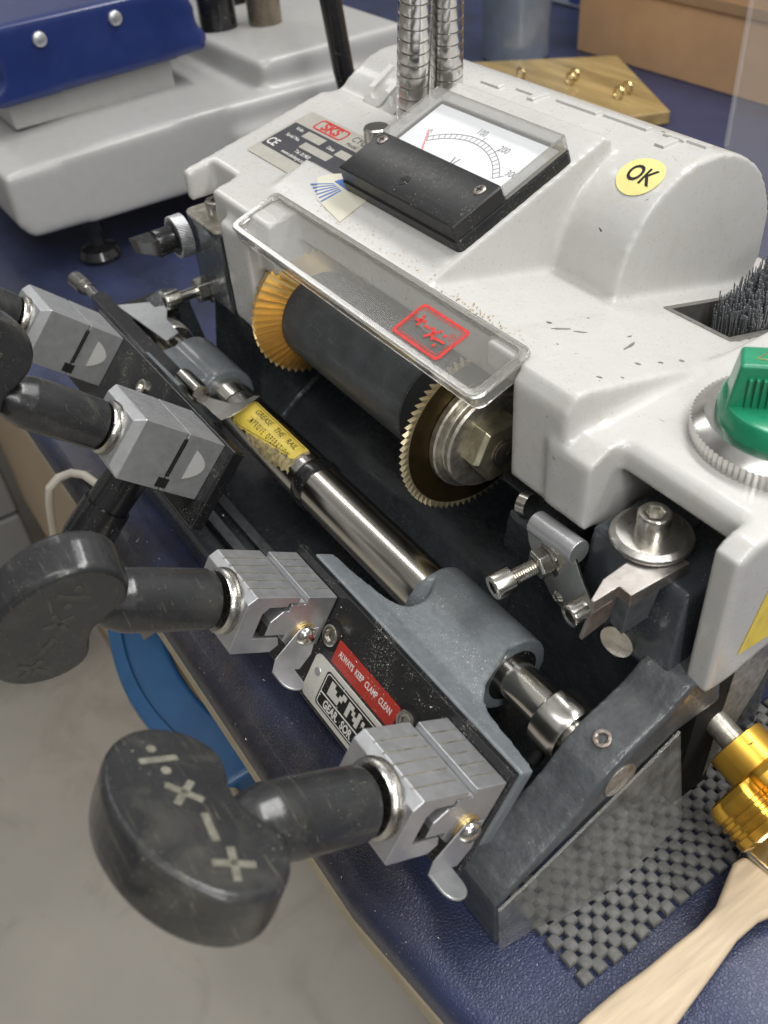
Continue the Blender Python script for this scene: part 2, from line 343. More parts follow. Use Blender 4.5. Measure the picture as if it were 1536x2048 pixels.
bench = thing('workbench', 'workbench with a navy blue vinyl top under the key cutting machine', 'workbench', (-30, 40, -7.3))
FE = [(30, -8.4), (6, -9.2), (1, -10.1), (-6, -10.9), (-20, -10.8), (-40, -10.7), (-125, -10.7)]
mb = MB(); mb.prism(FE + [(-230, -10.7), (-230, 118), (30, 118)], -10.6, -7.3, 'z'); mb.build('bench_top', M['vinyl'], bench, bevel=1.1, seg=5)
for y0, y1, z0, z1, mname in ((.35, 1.0, -12.2, -10.62, 'edging'),):
    mb = MB(); P = [(x, y - .0) for x, y in FE]; Q = [(x, y + 1.2) for x, y in FE]
    mb.rings([[(x, y + .1, z0), (x, y + .1, z1), (x, y + 1.6, z1), (x, y + 1.6, z0)] for x, y in FE + [(-230, -10.7)]]); mb.build('edge_strip', M['edging'], bench, bevel=.15)
mb = MB(); mb.box(-58, -56, -9, 110, -77.9, -12.3); mb.build('side_panel', M['panel'], bench)
mb = MB(); mb.box(18, 20, -8, 110, -77.9, -12.3); mb.build('side_panel', M['panel'], bench)
mb = MB(); mb.box(-90, -39.5, -10.4, -9.4, -40, -12.25); mb.build('apron', M['panel'], bench)
mb = MB(); mb.box(-56, 18, 60, 62, -77.9, -12.3); mb.build('back_panel', M['panel'], bench)

CABLE = [(-58, -12.6, -26), (-54, -12.6, -20), (-50.3, -12.5, -15), (-47.9, -12.45, -11.6), (-46.3, -12.3, -9.0), (-45.6, -12.0, -7.4), (-45.4, -11.2, -6.75), (-45.4, -10.2, -6.8), (-44.6, -9.5, -6.85), (-42.9, -9.1, -6.9)]
cab = thing('drawer_cabinet', 'beige cabinet standing under the left end of the bench', 'cabinet', (-100, 10, -78))
mb = MB(); mb.box(-128, -64, -7, 60, -77.9, -13); mb.build('cabinet_body', M['panel'], cab, bevel=.3)
dc = thing('drawer_unit', 'grey drawer unit at the far left beside the beige cabinet', 'drawers', (-140, -20, -78))
for i in range(4):
    z = -22 - i * 10
    mb = MB(); mb.box(-190, -90.3, -30, -11.5, z - 9.6, z); mb.build('drawer', M['drawer'], dc, bevel=.6)
mb = MB(); mb.tube(CABLE, .32, 12)
tag(mb.build('power_cable', M['cable'], None), 'white power cable looping down in front of the beige cabinet', 'cable')

pan = thing('dustpan', 'blue plastic dustpan hanging below the front edge of the bench', 'dustpan', (-30, -13, -22))
mb = MB()
prof = []
for i in range(13):
    x = -43 + i * 1.45; t = i / 12
    prof.append((x, -11.6 - 1.5 * math.sin(math.pi * min(1, t * 1.15)), -20 - 3.5 * t))
mb.rings([[(x, y, z), (x + .3, y + 3.8, z + .6), (x + .3, y + 3.8, z - 5), (x, y + .6, z - 6)] for x, y, z in prof]); mb.build('pan', M['bluepan'], pan, bevel=.5, seg=3)
mb = MB(); mb.rings([[(x - .2, y - .5, z + .2), (x, y + .6, z + .7), (x, y + .6, z - .6), (x - .2, y - .5, z - .8)] for x, y, z in prof]); mb.build('rim', M['bluepan'], pan, bevel=.2)
mb = MB(); mb.cyl((-26.2, -11.0, -24.5), (-22.8, -10.8, -26), 1.1, 20); mb.build('handle', M['edging'], pan, bevel=.2)

# ================================================================== the key cutting machine
mac = thing('key_cutting_machine', 'cream and dark grey key cutting machine with four black wing knobs and two gold cutters', 'key machine', (-25, 2, -7.3))

# ---- base casting
mb = MB()
arm = [(-6.75, -3.75), (-6.75, -3.35), (-6.2, -2.7), (-5.2, -2.1), (-3.6, -1.2), (-2.2, -.15), (-1.1, 1.0), (.2, 1.75), (2.2, 2.5), (3.6, 3.5), (5.5, 3.6), (6.2, .6), (3.4, .6), (1.5, -.2), (.12, -.7), (-1.2, -1.2), (-3.2, -2.1), (-5.2, -3.0)]
mb.prism(arm, -2.5, 0)
mb.prism([(-6.7, -7.25), (-6.7, -3.4), (-3.6, -2.0), (0, -.2), (5, 2), (7, -7.25)], -2.9, -1.9)
mb.box(-3, -.02, -6.75, -6.3, -7.25, -3.4)
mb.build('end_arm', M['darkrough'], mac, remesh=.15, relax=7)
mb = MB()
mb.prism([(-6.75, -7.25), (-6.75, -3.5), (-5.2, -2.2), (-2.2, -.15), (.2, 1.75), (1.6, 2.2), (3.0, 1.6), (4.5, -7.25)], -50.6, -48.6)
mb.box(-50.5, -1.9, -6.75, 12, -7.25, -6.0)
mb.box(-50.5, -1.9, -6.75, -5.4, -6.5, -4.6)
mb.prism([(5.0, -7.2), (2.6, -6.2), (3.4, -2), (4.3, 3.2), (5.1, 3.9), (12, 3.9), (12, -7.2)], -11.8, -1)
mb.prism([(5.0, -7.2), (2.6, -6.2), (3.4, -2), (4.3, 3.2), (5.1, 3.9), (12, 3.9), (12, -7.2)], -46.5, -38.8)
mb.prism([(9.8, -7.2), (2.8, -6.2), (6.2, -3.6), (10.3, -1.5), (10.8, 3.9), (13, 3.9), (13, -7.2)], -39.5, -11)
base = mb.build('base_casting', M['dark'], mac, remesh=.17, relax=9)
mb = MB(); mb.lathe((-.02, 0, 0), (1, 0, 0), [(0, .9), (.06, .9), (.09, .84)], 32); mb.build('shaft_plug', M['flange'], mac, label='dull steel disc closing the shaft bore')
def socket_screw(o, d, r, h, parent, mt='bolt', name='socket_screw', lab=None, T=ident, deep=.5, spin=0):
    mb = MB(T); o = Vector(o); d = Vector(d).normalized()
    a = d.orthogonal().normalized(); b = d.cross(a)
    n = 36; k = r * .56
    def circ(rr, t): return [tuple(o + d * t + (a * math.cos(2 * math.pi * i / n) + b * math.sin(2 * math.pi * i / n)) * rr) for i in range(n)]
    def hexa(rr, t):
        P = []
        for i in range(n):
            th = 2 * math.pi * i / n; q = (th + spin) % (math.pi / 3) - math.pi / 6; rad = rr * math.cos(math.pi / 6) / math.cos(q)
            P.append(tuple(o + d * t + (a * math.cos(th) + b * math.sin(th)) * rad))
        return P
    mb.rings([circ(r, 0), circ(r, h * .88), circ(r * .96, h * .96), circ(r * .88, h), circ(k * 1.12, h), hexa(k, h - .04), hexa(k, h * (1 - deep)), [tuple(o + d * h * (1 - deep) + (Vector(p) - o - d * h * (1 - deep)) * .02) for p in hexa(k, h * (1 - deep))]], cap=True)
    return mb.build(name, M[mt], parent, sharp=35, label=lab)
socket_screw((-1.25, .05, 1.45), (.12, -.45, 1), .42, .32, mac, 'rust', 'grub_screw')
# front lip and lower tray rails
for y0, z0, z1, r in ((-4.9, -5.9, -5.1, .1), (-3.4, -5.9, -5.5, .1)):
    mb = MB(); mb.box(-49.4, -2.7, y0, y0 + .7, z0, z1); mb.build('tray_rail', M['darkrough'], mac, bevel=.08)
# clear chip shield beside the arm
mb = MB()
A_ = [(0.08, -6.75, -3.45), (.1, -5.2, -2.9), (.12, -3.2, -2.0), (.12, -1, -1.1), (.1, 1.5, -.1), (.05, 3.4, .7)]
B_ = [(.15, -6.7, -7.2), (.5, -4.6, -6.75), (1.0, -3.0, -6.6), (1.2, -1.0, -6.5), (1.1, 1.5, -6.4), (.9, 4, -6.3)]
R4 = []
for p, q in zip(A_, B_):
    R4.append([p, (p[0] + .1, p[1], p[2]), (q[0] + .1, q[1], q[2]), q])
mb.rings(R4); mb.build('chip_shield', M['frost'], mac, sharp=60, label='smeared clear plastic chip shield beside the right arm')
mb = MB(); mb.tube([(p[0] + .04, p[1], p[2]) for p in A_], .07, 8); mb.build('shield_edge', M['cleared'], mac)

# ---- guide rail
mb = MB(); mb.cyl((-24.5, 0, 0), (-13.0, 0, 0), 1.52, 64); mb.build('guide_rail', M['rail'], mac)
mb = MB(); mb.cyl((-50, 0, 0), (-.3, 0, 0), 1.02, 48); mb.build('guide_shaft', M['rail'], mac)
mb = MB(); mb.lathe((-25.6, 0, 0), (1, 0, 0), [(0, 1.3), (0, 1.58), (.35, 1.66), (.75, 1.66), (1.1, 1.56), (1.1, 1.3)], 48); mb.build('rubber_seal', M['blackpl'], mac)
slv = MB().lathe((-34.9, 0, 0), (1, 0, 0), [(0, 1.3), (0, 1.5), (.15, 1.56), (9.1, 1.56), (9.3, 1.5), (9.3, 1.2)], 64).build('rail_sleeve', M['steel'], mac)
mb = MB(); mb.lathe((-37.2, 0, 0), (1, 0, 0), [(0, 1.2), (0, 1.5), (2.2, 1.5), (2.2, 1.2)], 48); mb.build('rail_end', M['rail'], mac)
mb = MB(); mb.lathe((-4.35, 0, 0), (1, 0, 0), [(0, 1.05), (0, 1.42), (.12, 1.56), (1.35, 1.56), (1.62, 1.42), (1.62, 1.05)], 56); clr = mb.build('stop_collar', M['steel'], mac)
mb = MB(); mb.cyl((-3.6, -1.2, -1.0), (-3.6, -1.75, -1.45), .32, 24); mb.build('grub_screw', M['hole'], clr)
mb = MB(); mb.lathe((-47.2, 0, 0), (1, 0, 0), [(0, 1.05), (0, 1.5), (.15, 1.62), (1.5, 1.62), (1.7, 1.5), (1.7, 1.05)], 48); mb.build('stop_collar', M['steel'], mac)
# label wrapped on the sleeve: u along the rail, v round the sleeve
def wrap(r, x0=-33.3, a0=118):
    return lambda u, v, n: (x0 + u, (r + n) * math.cos(R_(a0) + v / r), (r + n) * math.sin(R_(a0) + v / r))
T = wrap(1.575)
def curved_patch(T, u0, u1, v0, v1, nu, nv, mat, name, parent, z=0, cut=None, label=None):
    mb = MB(T); V = {}
    for i in range(nu + 1):
        for j in range(nv + 1): V[i, j] = mb.v((u0 + (u1 - u0) * i / nu, v0 + (v1 - v0) * j / nv, z))
    for i in range(nu):
        for j in range(nv):
            c = (u0 + (u1 - u0) * (i + .5) / nu, v0 + (v1 - v0) * (j + .5) / nv)
            if cut is None or cut(*c): mb.face([V[i, j], V[i + 1, j], V[i + 1, j + 1], V[i, j + 1]])
    return mb.build(name, M[mat], parent, label=label, sharp=80)
ys = curved_patch(T, 0, 6.9, -1.25, 1.0, 90, 44, 'yellow', 'grease_label', slv, z=.004, cut=lambda u, v: v < .92 - .17 * max(0, u - .8) + .05 * math.sin(u * 7) and not (u < .4 and (v > .6 - 0 or v < -.9) and (u - .4) ** 2 + (abs(v + .13) - .75) ** 2 > .16) and u < 6.8)
curved_patch(T, 1.8, 7.2, -1.2, 1.35, 70, 40, 'tan', 'torn_label', slv, z=.0015, cut=lambda u, v: v < .95 + .28 * math.sin((u - 1.8) * .75) + .10 * math.sin(u * 9) and u < 7.05 + .1 * math.sin(v * 11))
mb = MB(lambda u, v, n: T(u, v, n)); n_ = 60
for vv in (-1.12, ):
    mb.rings([[(.3 + 6.2 * i / n_, vv, .006), (.3 + 6.2 * i / n_, vv + .035, .006), (.3 + 6.2 * i / n_, vv + .035, .009), (.3 + 6.2 * i / n_, vv, .009)] for i in range(n_ + 1)])
mb.rings([[(.35 + 5.9 * i / n_, .78 - .17 * max(0, 5.9 * i / n_ - .45) + k_, h) for k_, h in ((0, .006), (.035, .006), (.035, .009), (0, .009))] for i in range(n_ + 1)])
mb.build('label_border', M['blackink'], ys)
TT = lambda u, v, n: T(u, -v, n)
text('label_text', 'GREASE   THE   RAIL', TT, .56, M['blackink'], ys, x=3.7, y=.70, z=.01, sx=1.0, bold=.002, th=.006)
text('label_text', 'I M P R O V E    O P E R A T I O N', TT, .60, M['blackink'], ys, x=3.8, y=.0, z=.01, sx=.56, bold=.002, th=.006)

# ---- right carriage casting
def carriage(T, secs, boss, name):
    """secs: (w, x0, x1, vtop, vbot)"""
    mb = MB(T)
    R = []
    for w_, x0, x1, vt, vb in secs:
        R.append([(x0, w_, vb), (x1, w_, vb), (x1, w_, vt), (x0, w_, vt)])
    mb.rings(R)
    mb.bm.faces.ensure_lookup_table()
    mb.cyl((boss[0], 0, 0), (boss[1], 0, 0), boss[2], 64)
    return mb.build(name, M['carriage'], mac, remesh=.10, relax=6)
F = RIGHT
WL = [(0, -13.2), (1.2, -12.9), (2.2, -12.0), (2.7, -11.7), (3.4, -11.6), (3.9, -11.9), (4.2, -12.8), (4.45, -14.4), (4.7, -16.75), (9, -16.75)]
WR = [(0, -7.2), (1.2, -7.2), (2.5, -6.5), (3.6, -5.9), (4.3, -5.1), (4.6, -4.2), (4.85, -2.6), (5.0, -1.05), (9, -1.05)]
def cs(w_): return float(np.interp(w_, *zip(*WL))), float(np.interp(w_, *zip(*WR)))
secs = []
for i in range(31):
    w_ = 0 + 5.9 * i / 30; xl, xr = cs(w_)
    vt = 2.06 if w_ < .3 else 2.06 - 1.6 * min(1, ((w_ - .3) / 4.2)) ** 1.15
    secs.append((w_, xl, xr, vt, vt - (3.2 if w_ < 4.9 else 4.0)))
car = carriage(F, secs, (-13.3, -7.1, 2.08), 'carriage')
mb = MB(); mb.lathe((-7.18, 0, 0), (1, 0, 0), [(0, 1.05), (0, 1.45), (.12, 1.45), (.12, 1.05)], 48); mb.build('bushing', M['blackpl'], car)
# black front plate
mb = MB(F); mb.box(-17.6, -1.1, 5.95, 6.35, -5.6, .42); plate = mb.build('front_plate', M['black'], mac, bevel=.06)
for x in (-12.95, -6.75):
    mb = MB(F); mb.lathe((x, 6.36, -1.75), (0, 1, 0), [(0, .80), (.012, .80)], 36); mb.build('counterbore', M['hole'], plate)
    socket_screw((x, 6.38, -1.78), (0, 1, 0), .54, .14, plate, 'bolt', T=F, deep=.9, lab=None)
PT = lambda u, v, n: F(u, 6.36 + n, v)     # plane of the front plate, u along x, v up
def flat(T, outline, z, th, mat, name, parent, label=None, bevel=0):
    mb = MB(T); mb.rings([[(p[0], p[1], zz) for p in outline] for zz in (z, z + th)]); return mb.build(name, M[mat], parent, label=label, smooth=False)
PTr = PT
rl = flat(PTr, rrect(-12.3, -7.35, -2.78, -1.55, .05), 0, .02, 'redlabel', 'warning_label', plate)
text('label_text', 'ALWAYS  KEEP  CLAMP  CLEAN', PTr, .46, M['whiteink'], rl, x=-9.85, y=-2.12, z=.022, sx=.66, bold=.006, th=.006)
wl = flat(PTr, rrect(-13.3, -4.9, -5.35, -2.95, .35), .0, .05, 'whitelabel', 'maker_plate', plate)
flat(PTr, rrect(-12.15, -5.4, -5.1, -3.2, .22), .052, .012, 'blackink', 'black_field', wl)
mb = MB(PTr); frame_ring(mb, rrect(-12.06, -5.5, -5.02, -3.28, .2), rrect(-12.01, -5.55, -4.97, -3.33, .18), .066, .07); mb.build('outline', M['whiteink'], wl)
flat(PTr, [(-12.0, -4.33), (-5.55, -4.33), (-5.55, -4.40), (-12.0, -4.40)], .066, .008, 'whiteink', 'divider', wl)
mb = MB(PTr); mb.cyl((-12.72, -3.75, .04), (-12.72, -3.75, .12), .22, 24); mb.build('rivet', M['alu'], wl, bevel=.04)
# blocky key-profile emblem (hyphenated zig-zag like a key blade)
lg = [(-11.6, -4.2), (-11.6, -3.45), (-11.25, -3.45), (-11.25, -3.65), (-11.05, -3.65), (-11.05, -3.85), (-10.8, -3.85), (-10.8, -3.65), (-10.62, -3.65), (-10.62, -3.45), (-10.3, -3.45), (-10.3, -3.7), (-10.5, -3.7), (-10.5, -3.9), (-10.7, -3.9), (-10.7, -4.2)]
flat(PTr, lg, .066, .01, 'whitelabel', 'emblem', wl)
for a, b in ((-10.1, -9.85), (-9.3, -9.05), (-8.1, -7.85)):
    flat(PTr, [(a, -4.2), (b, -4.2), (b, -3.45), (a, -3.45)], .066, .01, 'whitelabel', 'emblem', wl)
for a, z_ in ((-9.85, -3.45), (-9.68, -3.62), (-9.5, -3.79), (-8.9, -3.6), (-8.7, -3.8), (-8.5, -4.0)):
    flat(PTr, [(a, z_ - .25), (a + .2, z_ - .25), (a + .2, z_), (a, z_)], .067, .01, 'whitelabel', 'emblem', wl)
text('label_text', 'GEAR.  SOR', PTr, .58, M['whiteink'], wl, x=-11.55, y=-4.72, z=.068, sx=.80, bold=.016, th=.01, align='LEFT')

# ---- wing knob prototype (local frame: a = wing length, b = along the stem, c = thickness)
def knob_mesh(T, mark, parent, rot, name='wing_knob', c0=(0, 0)):
    ca, sa = math.cos(R_(rot)), math.sin(R_(rot))
    T2 = lambda a, b, c: T(c0[0] + a * ca - c * sa, b, c0[1] + a * sa + c * ca)
    mb = MB(T2)
    # head outline: kidney, tucked in where the stem leaves it
    out = []
    n = 48
    for i in range(n):
        t = 2 * math.pi * i / n; x = 3.95 * math.cos(t); y = 2.7 * math.sin(t)
        if y < 0: y *= (1.0 - .48 * math.exp(-(x / 1.9) ** 2))
        out.append((x, 19.45 + y))
    rings = []
    for c, s_ in ((-.78, .85), (-.70, .93), (-.5, .985), (-.1, 1.0), (1.05, 1.0), (1.26, .98), (1.36, .945)):
        rings.append([(x * s_, 19.45 + (y - 19.45) * s_, c) for x, y in out])
    mb.rings(rings)
    mb.lathe((0, 12.2, -.1), (0, 1, 0), [(0, 1.34), (.15, 1.4), (3.2, 1.42), (4.2, 1.38), (5.0, 1.12), (5.8, .7), (6.4, .45)], 40)
    k = mb.build(name, M['knob'], parent, remesh=.075, relax=1)
    # raised marks on the +c face
    mm = MB(T2); z0, z1 = 1.26, 1.40
    def bar(cx, cy, L, W, ang):
        a, b = math.cos(R_(ang)), math.sin(R_(ang))
        P = [(cx + a * u - b * v, cy + b * u + a * v) for u, v in ((-L / 2, -W / 2), (L / 2, -W / 2), (L / 2, W / 2), (-L / 2, W / 2))]
        mm.rings([[(p[0], p[1], z) for p in P] for z in (z0, z1)])
    y = 19.75; q = .25
    bar(q - 2.45, y, 1.35, .26, 92); mm.cyl((q - 3.0, y, z0), (q - 3.0, y, z1), .18, 14); mm.cyl((q - 1.9, y, z0), (q - 1.9, y, z1), .18, 14)
    bar(q - .8, y - .1, 1.3, .27, 48); bar(q - .8, y - .1, 1.3, .27, -42)
    bar(q + .8, y - .15, 1.2, .27, 10)
    bar(q + 2.35, y - .1, 1.35, .27, 20); bar(q + 2.35, y - .1, 1.35, .27, 110)
    mm.build('raised_mark', M[mark], k, bevel=.03)
    return k

def stem_ring(T, cx, cv, w0, parent):
    mb = MB(T); mb.lathe((cx, w0, cv), (0, 1, 0), [(0, 1.55), (.1, 1.55), (.14, 1.42), (.28, 1.5), (.38, 1.40), (.50, 1.36)], 40)
    return mb.build('threaded_ring', M['ring'], parent)

def clamp(T, x0, x1, mark, rot, group_lab, shiftx=0):
    """grooved aluminium clamp on the right carriage; T(x, w, v)"""
    e = mac
    # lower jaw with tongue
    lo = [(6.4, .0), (8.15, .0), (8.15, -.42), (8.95, -.42), (8.95, -.80), (9.25, -.80), (9.75, -1.4), (9.75, -2.15), (8.6, -2.15), (8.6, -2.5), (8.2, -2.8), (6.4, -2.8)]
    c = MB(T).prism([(p[0], p[1]) for p in lo], x0, x1).build('clamp', M['alu'], e, bevel=.05, label=group_lab)
    up = [(11.25, -3.1), (11.42, -2.95), (11.42, -.38), (11.06, .02), (8.62, .02), (8.62, -.32), (9.15, -.32), (9.15, -.52), (10.15, -.55), (10.42, -.9), (10.42, -2.28), (8.95, -2.28), (8.75, -2.7), (9.1, -3.1)]
    u = MB(T).prism(up, x0 - .03, x1 + .03).build('upper_jaw', M['alu'], c, bevel=.04)
    # V grooves across the top face (run along w)
    for k_ in range(5):
        x = x0 + .7 + k_ * .62
        mb = MB(T); mb.box(x, x + .07, 8.75, 11.15, .005, .035); mb.box(x, x + .07, 6.55, 8.05, -.015, .015); mb.build('groove_line', M['flange'], u)
    mb = MB(T); mb.cyl(((x0 + x1) / 2, 9.9, -1.9), ((x0 + x1) / 2 + 1.9, 9.9, -1.9), .25, 16); mb.box(x0 + .2, x1 - .3, 10.06, 10.28, -2.1, -1.0); mb.build('spring', M['hole'], c)
    # cutter slot along x between the jaws
    mb = MB(T); mb.box(x0 + .02, x1 - .02, 8.2, 8.58, -.9, -.30); mb.build('key_slot', M['alu_dull'], c)
    cx = (x0 + x1) / 2 + .25
    stem_ring(T, cx, -1.35, 11.40, c)
    knob_mesh(T, mark, c, rot, c0=(cx, -1.35))
    # pivot screw and bent tab on the right end face
    mb = MB(T); mb.lathe((x1 + .02, 7.55, -2.05), (1, 0, 0), [(0, .52), (.14, .52), (.16, .40), (.25, .40), (.25, .50), (.36, .48), (.5, .36), (.56, .2), (.57, .02)], 32); ds = mb.build('dome_screw', M['bolt'], c)
    mb = MB(T); mb.lathe((x1 + .01, 7.55, -2.05), (1, 0, 0), [(0, .60), (.12, .60)], 32); mb.build('brass_washer', M['brass'], c)
    mb = MB(T)
    mb.prism([(6.95, -1.6), (8.05, -1.7), (8.75, -3.4), (8.6, -4.1), (7.0, -4.1), (6.7, -3.2)], x1 + .17, x1 + .25)
    mb.prism([(p[1], p[0]) for p in ()] or [(7.3, -4.2), (8.6, -4.2), (8.6, -4.08), (7.3, -4.08)], x1 + .17, x1 + 1.0)
    mb.lathe((x1 + 1.0, 7.95, -4.2), (0, 0, 1), [(0, .64), (.115, .64)], 28)
    mb.build('lever_tab', M['alu'], c, bevel=.04)
    return c
clamp(RIGHT, -5.0, -1.15, 'mark', 5, 'aluminium clamp nearest the camera with its wing knob turned flat')
clamp(RIGHT, -17.5, -13.6, 'markd', -108, 'second aluminium clamp with its wing knob turned on edge')

# ---- left carriage
def clamp_left(T, x0, x1, rot, lab):
    fw = 11.6
    c = MB(T).box(x0, x1, 5.75, 8.25, -3.95, -.2).build('clamp', M['alu_dull'], mac, bevel=.05, label=lab)
    mb = MB(T)
    r0 = [(x0, -3.95), (x1, -3.95), (x1, -.2), (x0, -.2)]; i_ = .42
    r1 = [(x0 + i_, -3.95 + i_), (x1 - i_, -3.95 + i_), (x1 - i_, -.2 - i_), (x0 + i_, -.2 - i_)]
    mb.rings([[(p[0], 8.33, p[1]) for p in r0], [(p[0], fw - .5, p[1]) for p in r0], [(p[0], fw, p[1]) for p in r1]])
    u = mb.build('upper_jaw', M['alu_dull'], c, bevel=.07)
    for k_ in range(5):
        x = x0 + .9 + k_ * .5
        mb = MB(T); mb.box(x, x + .06, 8.6, fw - .8, -.215, -.17); mb.box(x, x + .06, 5.95, 8.1, -.215, -.17); mb.build('groove_line', M['alu'], u)
    mb = MB(T); mb.box(x1 - .3, x1 + .03, 8.16, 8.42, -3.0, -.6); mb.box(x1 - .2, x1 + .035, 8.0, 8.72, -3.75, -3.15); mb.build('slit', M['hole'], c)
    mb = MB(T); mb.box(x1 - .1, x1 + .05, 8.24, 8.33, -2.9, -.5); mb.build('slit_edge', M['bolt'], c)
    mb = MB(T); P = [(6.75 + .9 * math.cos(t), -1.75 + 1.05 * math.sin(t)) for t in [R_(-62 + 190 * i / 16) for i in range(17)]]
    P = [(7.6, -2.9)] + [(7.6 - 1.0 * math.sin(math.pi * i / 14) ** .8, -2.9 + 1.9 * i / 14) for i in range(1, 14)] + [(7.6, -1.0)]
    mb.prism([(p[0] - .3, p[1]) for p in P], x1 + .01, x1 + .035); mb.build('half_moon_recess', M['recess'], c)
    cx = (x0 + x1) / 2
    stem_ring(T, cx, -2.1, fw - .02, c)
    knob_mesh(T, 'markd', c, rot, c0=(cx, -2.1))
    return c
clamp_left(LEFT, -31.7, -27.3, -86, 'third aluminium clamp with chamfered front and half moon recess')
clamp_left(LEFT, -46.9, -42.4, -100, 'farthest aluminium clamp at the left frame edge')
G = LEFT
mb = MB(G); mb.box(-47.4, -26.35, 4.9, 5.72, -5.4, -.05); lp = mb.build('left_carriage_plate', M['blackpl'], mac, bevel=.12)
mb = MB(G); mb.box(-47.2, -26.55, 5.72, 5.745, -5.2, -.25); mb.build('face_sheet', M['black'], lp)
mb = MB(G); mb.cyl((-42.6, 0, 0), (-36.9, 0, 0), 2.05, 56); mb.prism([(1.0, 1.5), (3, -.2), (5, -.9), (5, -2.4), (1, -1.8)], -42.5, -37.4)
mb.build('left_carriage', M['carriage'], mac, remesh=.11, relax=6)
socket_screw(tuple((-37.6, 5.76, -1.6)), (0, 1, 0), .52, .2, lp, 'bolt', T=G, deep=.9)
# long link bar with knurled adjuster
def barx(p, q, wy, hz, mat, name, parent=mac, bevel=.06):
    p = Vector(p); q = Vector(q); d = (q - p).normalized(); s_ = Vector((0, 0, 1)).cross(d).normalized() * wy / 2; u_ = d.cross(s_).normalized() * hz / 2
    mb = MB(); mb.rings([[tuple(c + s_ + u_), tuple(c - s_ + u_), tuple(c - s_ - u_), tuple(c + s_ - u_)] for c in (p, q)]); return mb.build(name, M[mat], parent, bevel=bevel)
lb = barx((-53, -2.6, 1.6), (-37.6, -2.6, 1.5), 1.1, 1.3, 'blackpl', 'link_bar')
mb = MB(); mb.cyl((-55.4, -2.5, 1.5), (-52.8, -2.6, 1.6), .42, 20); mb.cyl((-56, -2.5, 1.45), (-55.3, -2.5, 1.5), .5, 20); mb.build('adjuster_sleeve', M['steel'], lb)
mb = MB()
n = 36
for t0 in (0,):
    mb.rings([[(-59.2 + t * 2.4, -2.45 + (.62 + (.05 if (i + j) % 2 else 0)) * math.cos(2 * math.pi * i / n), .85 + .25 * t + (.62 + (.05 if (i + j) % 2 else 0)) * math.sin(2 * math.pi * i / n)) for i in range(n)] for j, t in enumerate([k_ / 14 for k_ in range(15)])])
mb.build('knurled_tip', M['knurl'], lb)
mb = MB(); mb.cyl((-57.0, -2.45, 1.1), (-55.8, -2.5, 1.4), .55, 20); mb.build('collar', M['steel'], lb)
mb = MB(); mb.lathe((-38.2, -2.25, 1.95), (1, 0, 0), [(0, .66), (2.5, .66), (2.62, .6), (2.63, .42), (2.6, .4), (2.58, .02)], 32); mb.build('pivot_pin', M['steel'], mac)
# flat steel finger over the rail
mb = MB(); fing = [(-36.6, -1.9), (-35.6, -1.2), (-35.4, .1), (-35.0, .9), (-34.3, 1.0), (-33.5, .55), (-33.0, .6), (-33.3, 2.0), (-32.6, 1.6), (-32.0, -1.2), (-32.6, -1.6), (-34.8, -1.9)]
fing = [at(a, b, 2, 1.9)[:2] for a, b in ((393, 775), (408, 790), (425, 797), (446, 803), (467, 808), (484, 804), (508, 791), (521, 792), (480, 822), (460, 834), (442, 840), (425, 826), (412, 812), (393, 800))]
mb = MB(); mb.prism(fing, 1.8, 1.92, 'z'); mb.build('steel_finger', M['steel'], mac, bevel=.03)
mb = MB(); mb.prism([(-51.1, -1.9), (-43.7, -1.1), (-44.2, .1), (-46.5, .2), (-48.6, 1.2), (-49.6, .6)], 1.62, 1.74, 'z'); mb.build('steel_finger', M['alu_dull'], mac, bevel=.03)
mb = MB(); mb.box(-51.2, -48.4, -2.6, 2.0, -1.6, 1.7); mb.build('left_frame', M['blackpl'], mac, bevel=.15)
# carriage handle going down behind the second knob
HND = [at(330, 850, 0, -30), at(262, 940, 0, -30), at(215, 1010, 0, -30), at(175, 1075, 0, -30), at(150, 1115, 0, -30)]
hd = MB().tube(HND, 1.25, 28).build('carriage_handle', M['blackpl'], mac)
mb = MB(); mb.tube([HND[2], HND[3], HND[4]], [1.42, 1.5, 1.2], 28); mb.build('handle_grip', M['blackpl'], hd)

# ---- cutters
AY, AZ = 5.5, 6.3
mb = MB(); mb.lathe((-32.2, AY, AZ), (1, 0, 0), [(0, 2.4), (0, 2.85), (12.0, 2.87), (12.35, 2.83), (12.4, 2.75), (12.5, 2.75)], 72); arb = mb.build('arbor', M['arbor'], mac)
mb = MB(); mb.lathe((-19.68, AY, AZ), (1, 0, 0), [(0, 2.78), (.05, 2.85), (2.1, 2.85), (2.45, 2.7), (2.5, 2.6)], 72); mb.build('arbor_end', M['hole'], arb)
def saw(n, r0, r1, x0, th, name, mat):
    mb = MB(); A = []; B = []
    for i in range(n):
        for f_, r in ((0, r0), (.82, r1), (.92, r1 * .985)):
            t = 2 * math.pi * (i + f_) / n
            A.append((x0, AY + r * math.cos(t), AZ + r * math.sin(t))); B.append((x0 + th, AY + r * math.cos(t), AZ + r * math.sin(t)))
    mb.rings([A, B]); return mb.build(name, M[mat], mac, sharp=20)
sw = saw(72, 4.34, 4.74, -17.0, .27, 'slitting_cutter', 'paleteeth')
mb = MB(); mb.lathe((-16.74, AY, AZ), (1, 0, 0), [(0, 4.33), (.02, 4.33), (.025, 4.28)], 72); mb.build('cutter_side', M['oldgold'], sw)
mb = MB(); mb.lathe((-16.66, AY, AZ), (1, 0, 0), [(0, 3.1), (.32, 3.1), (.4, 3.0)], 64); mb.build('spacer_washer', M['flange'], sw)
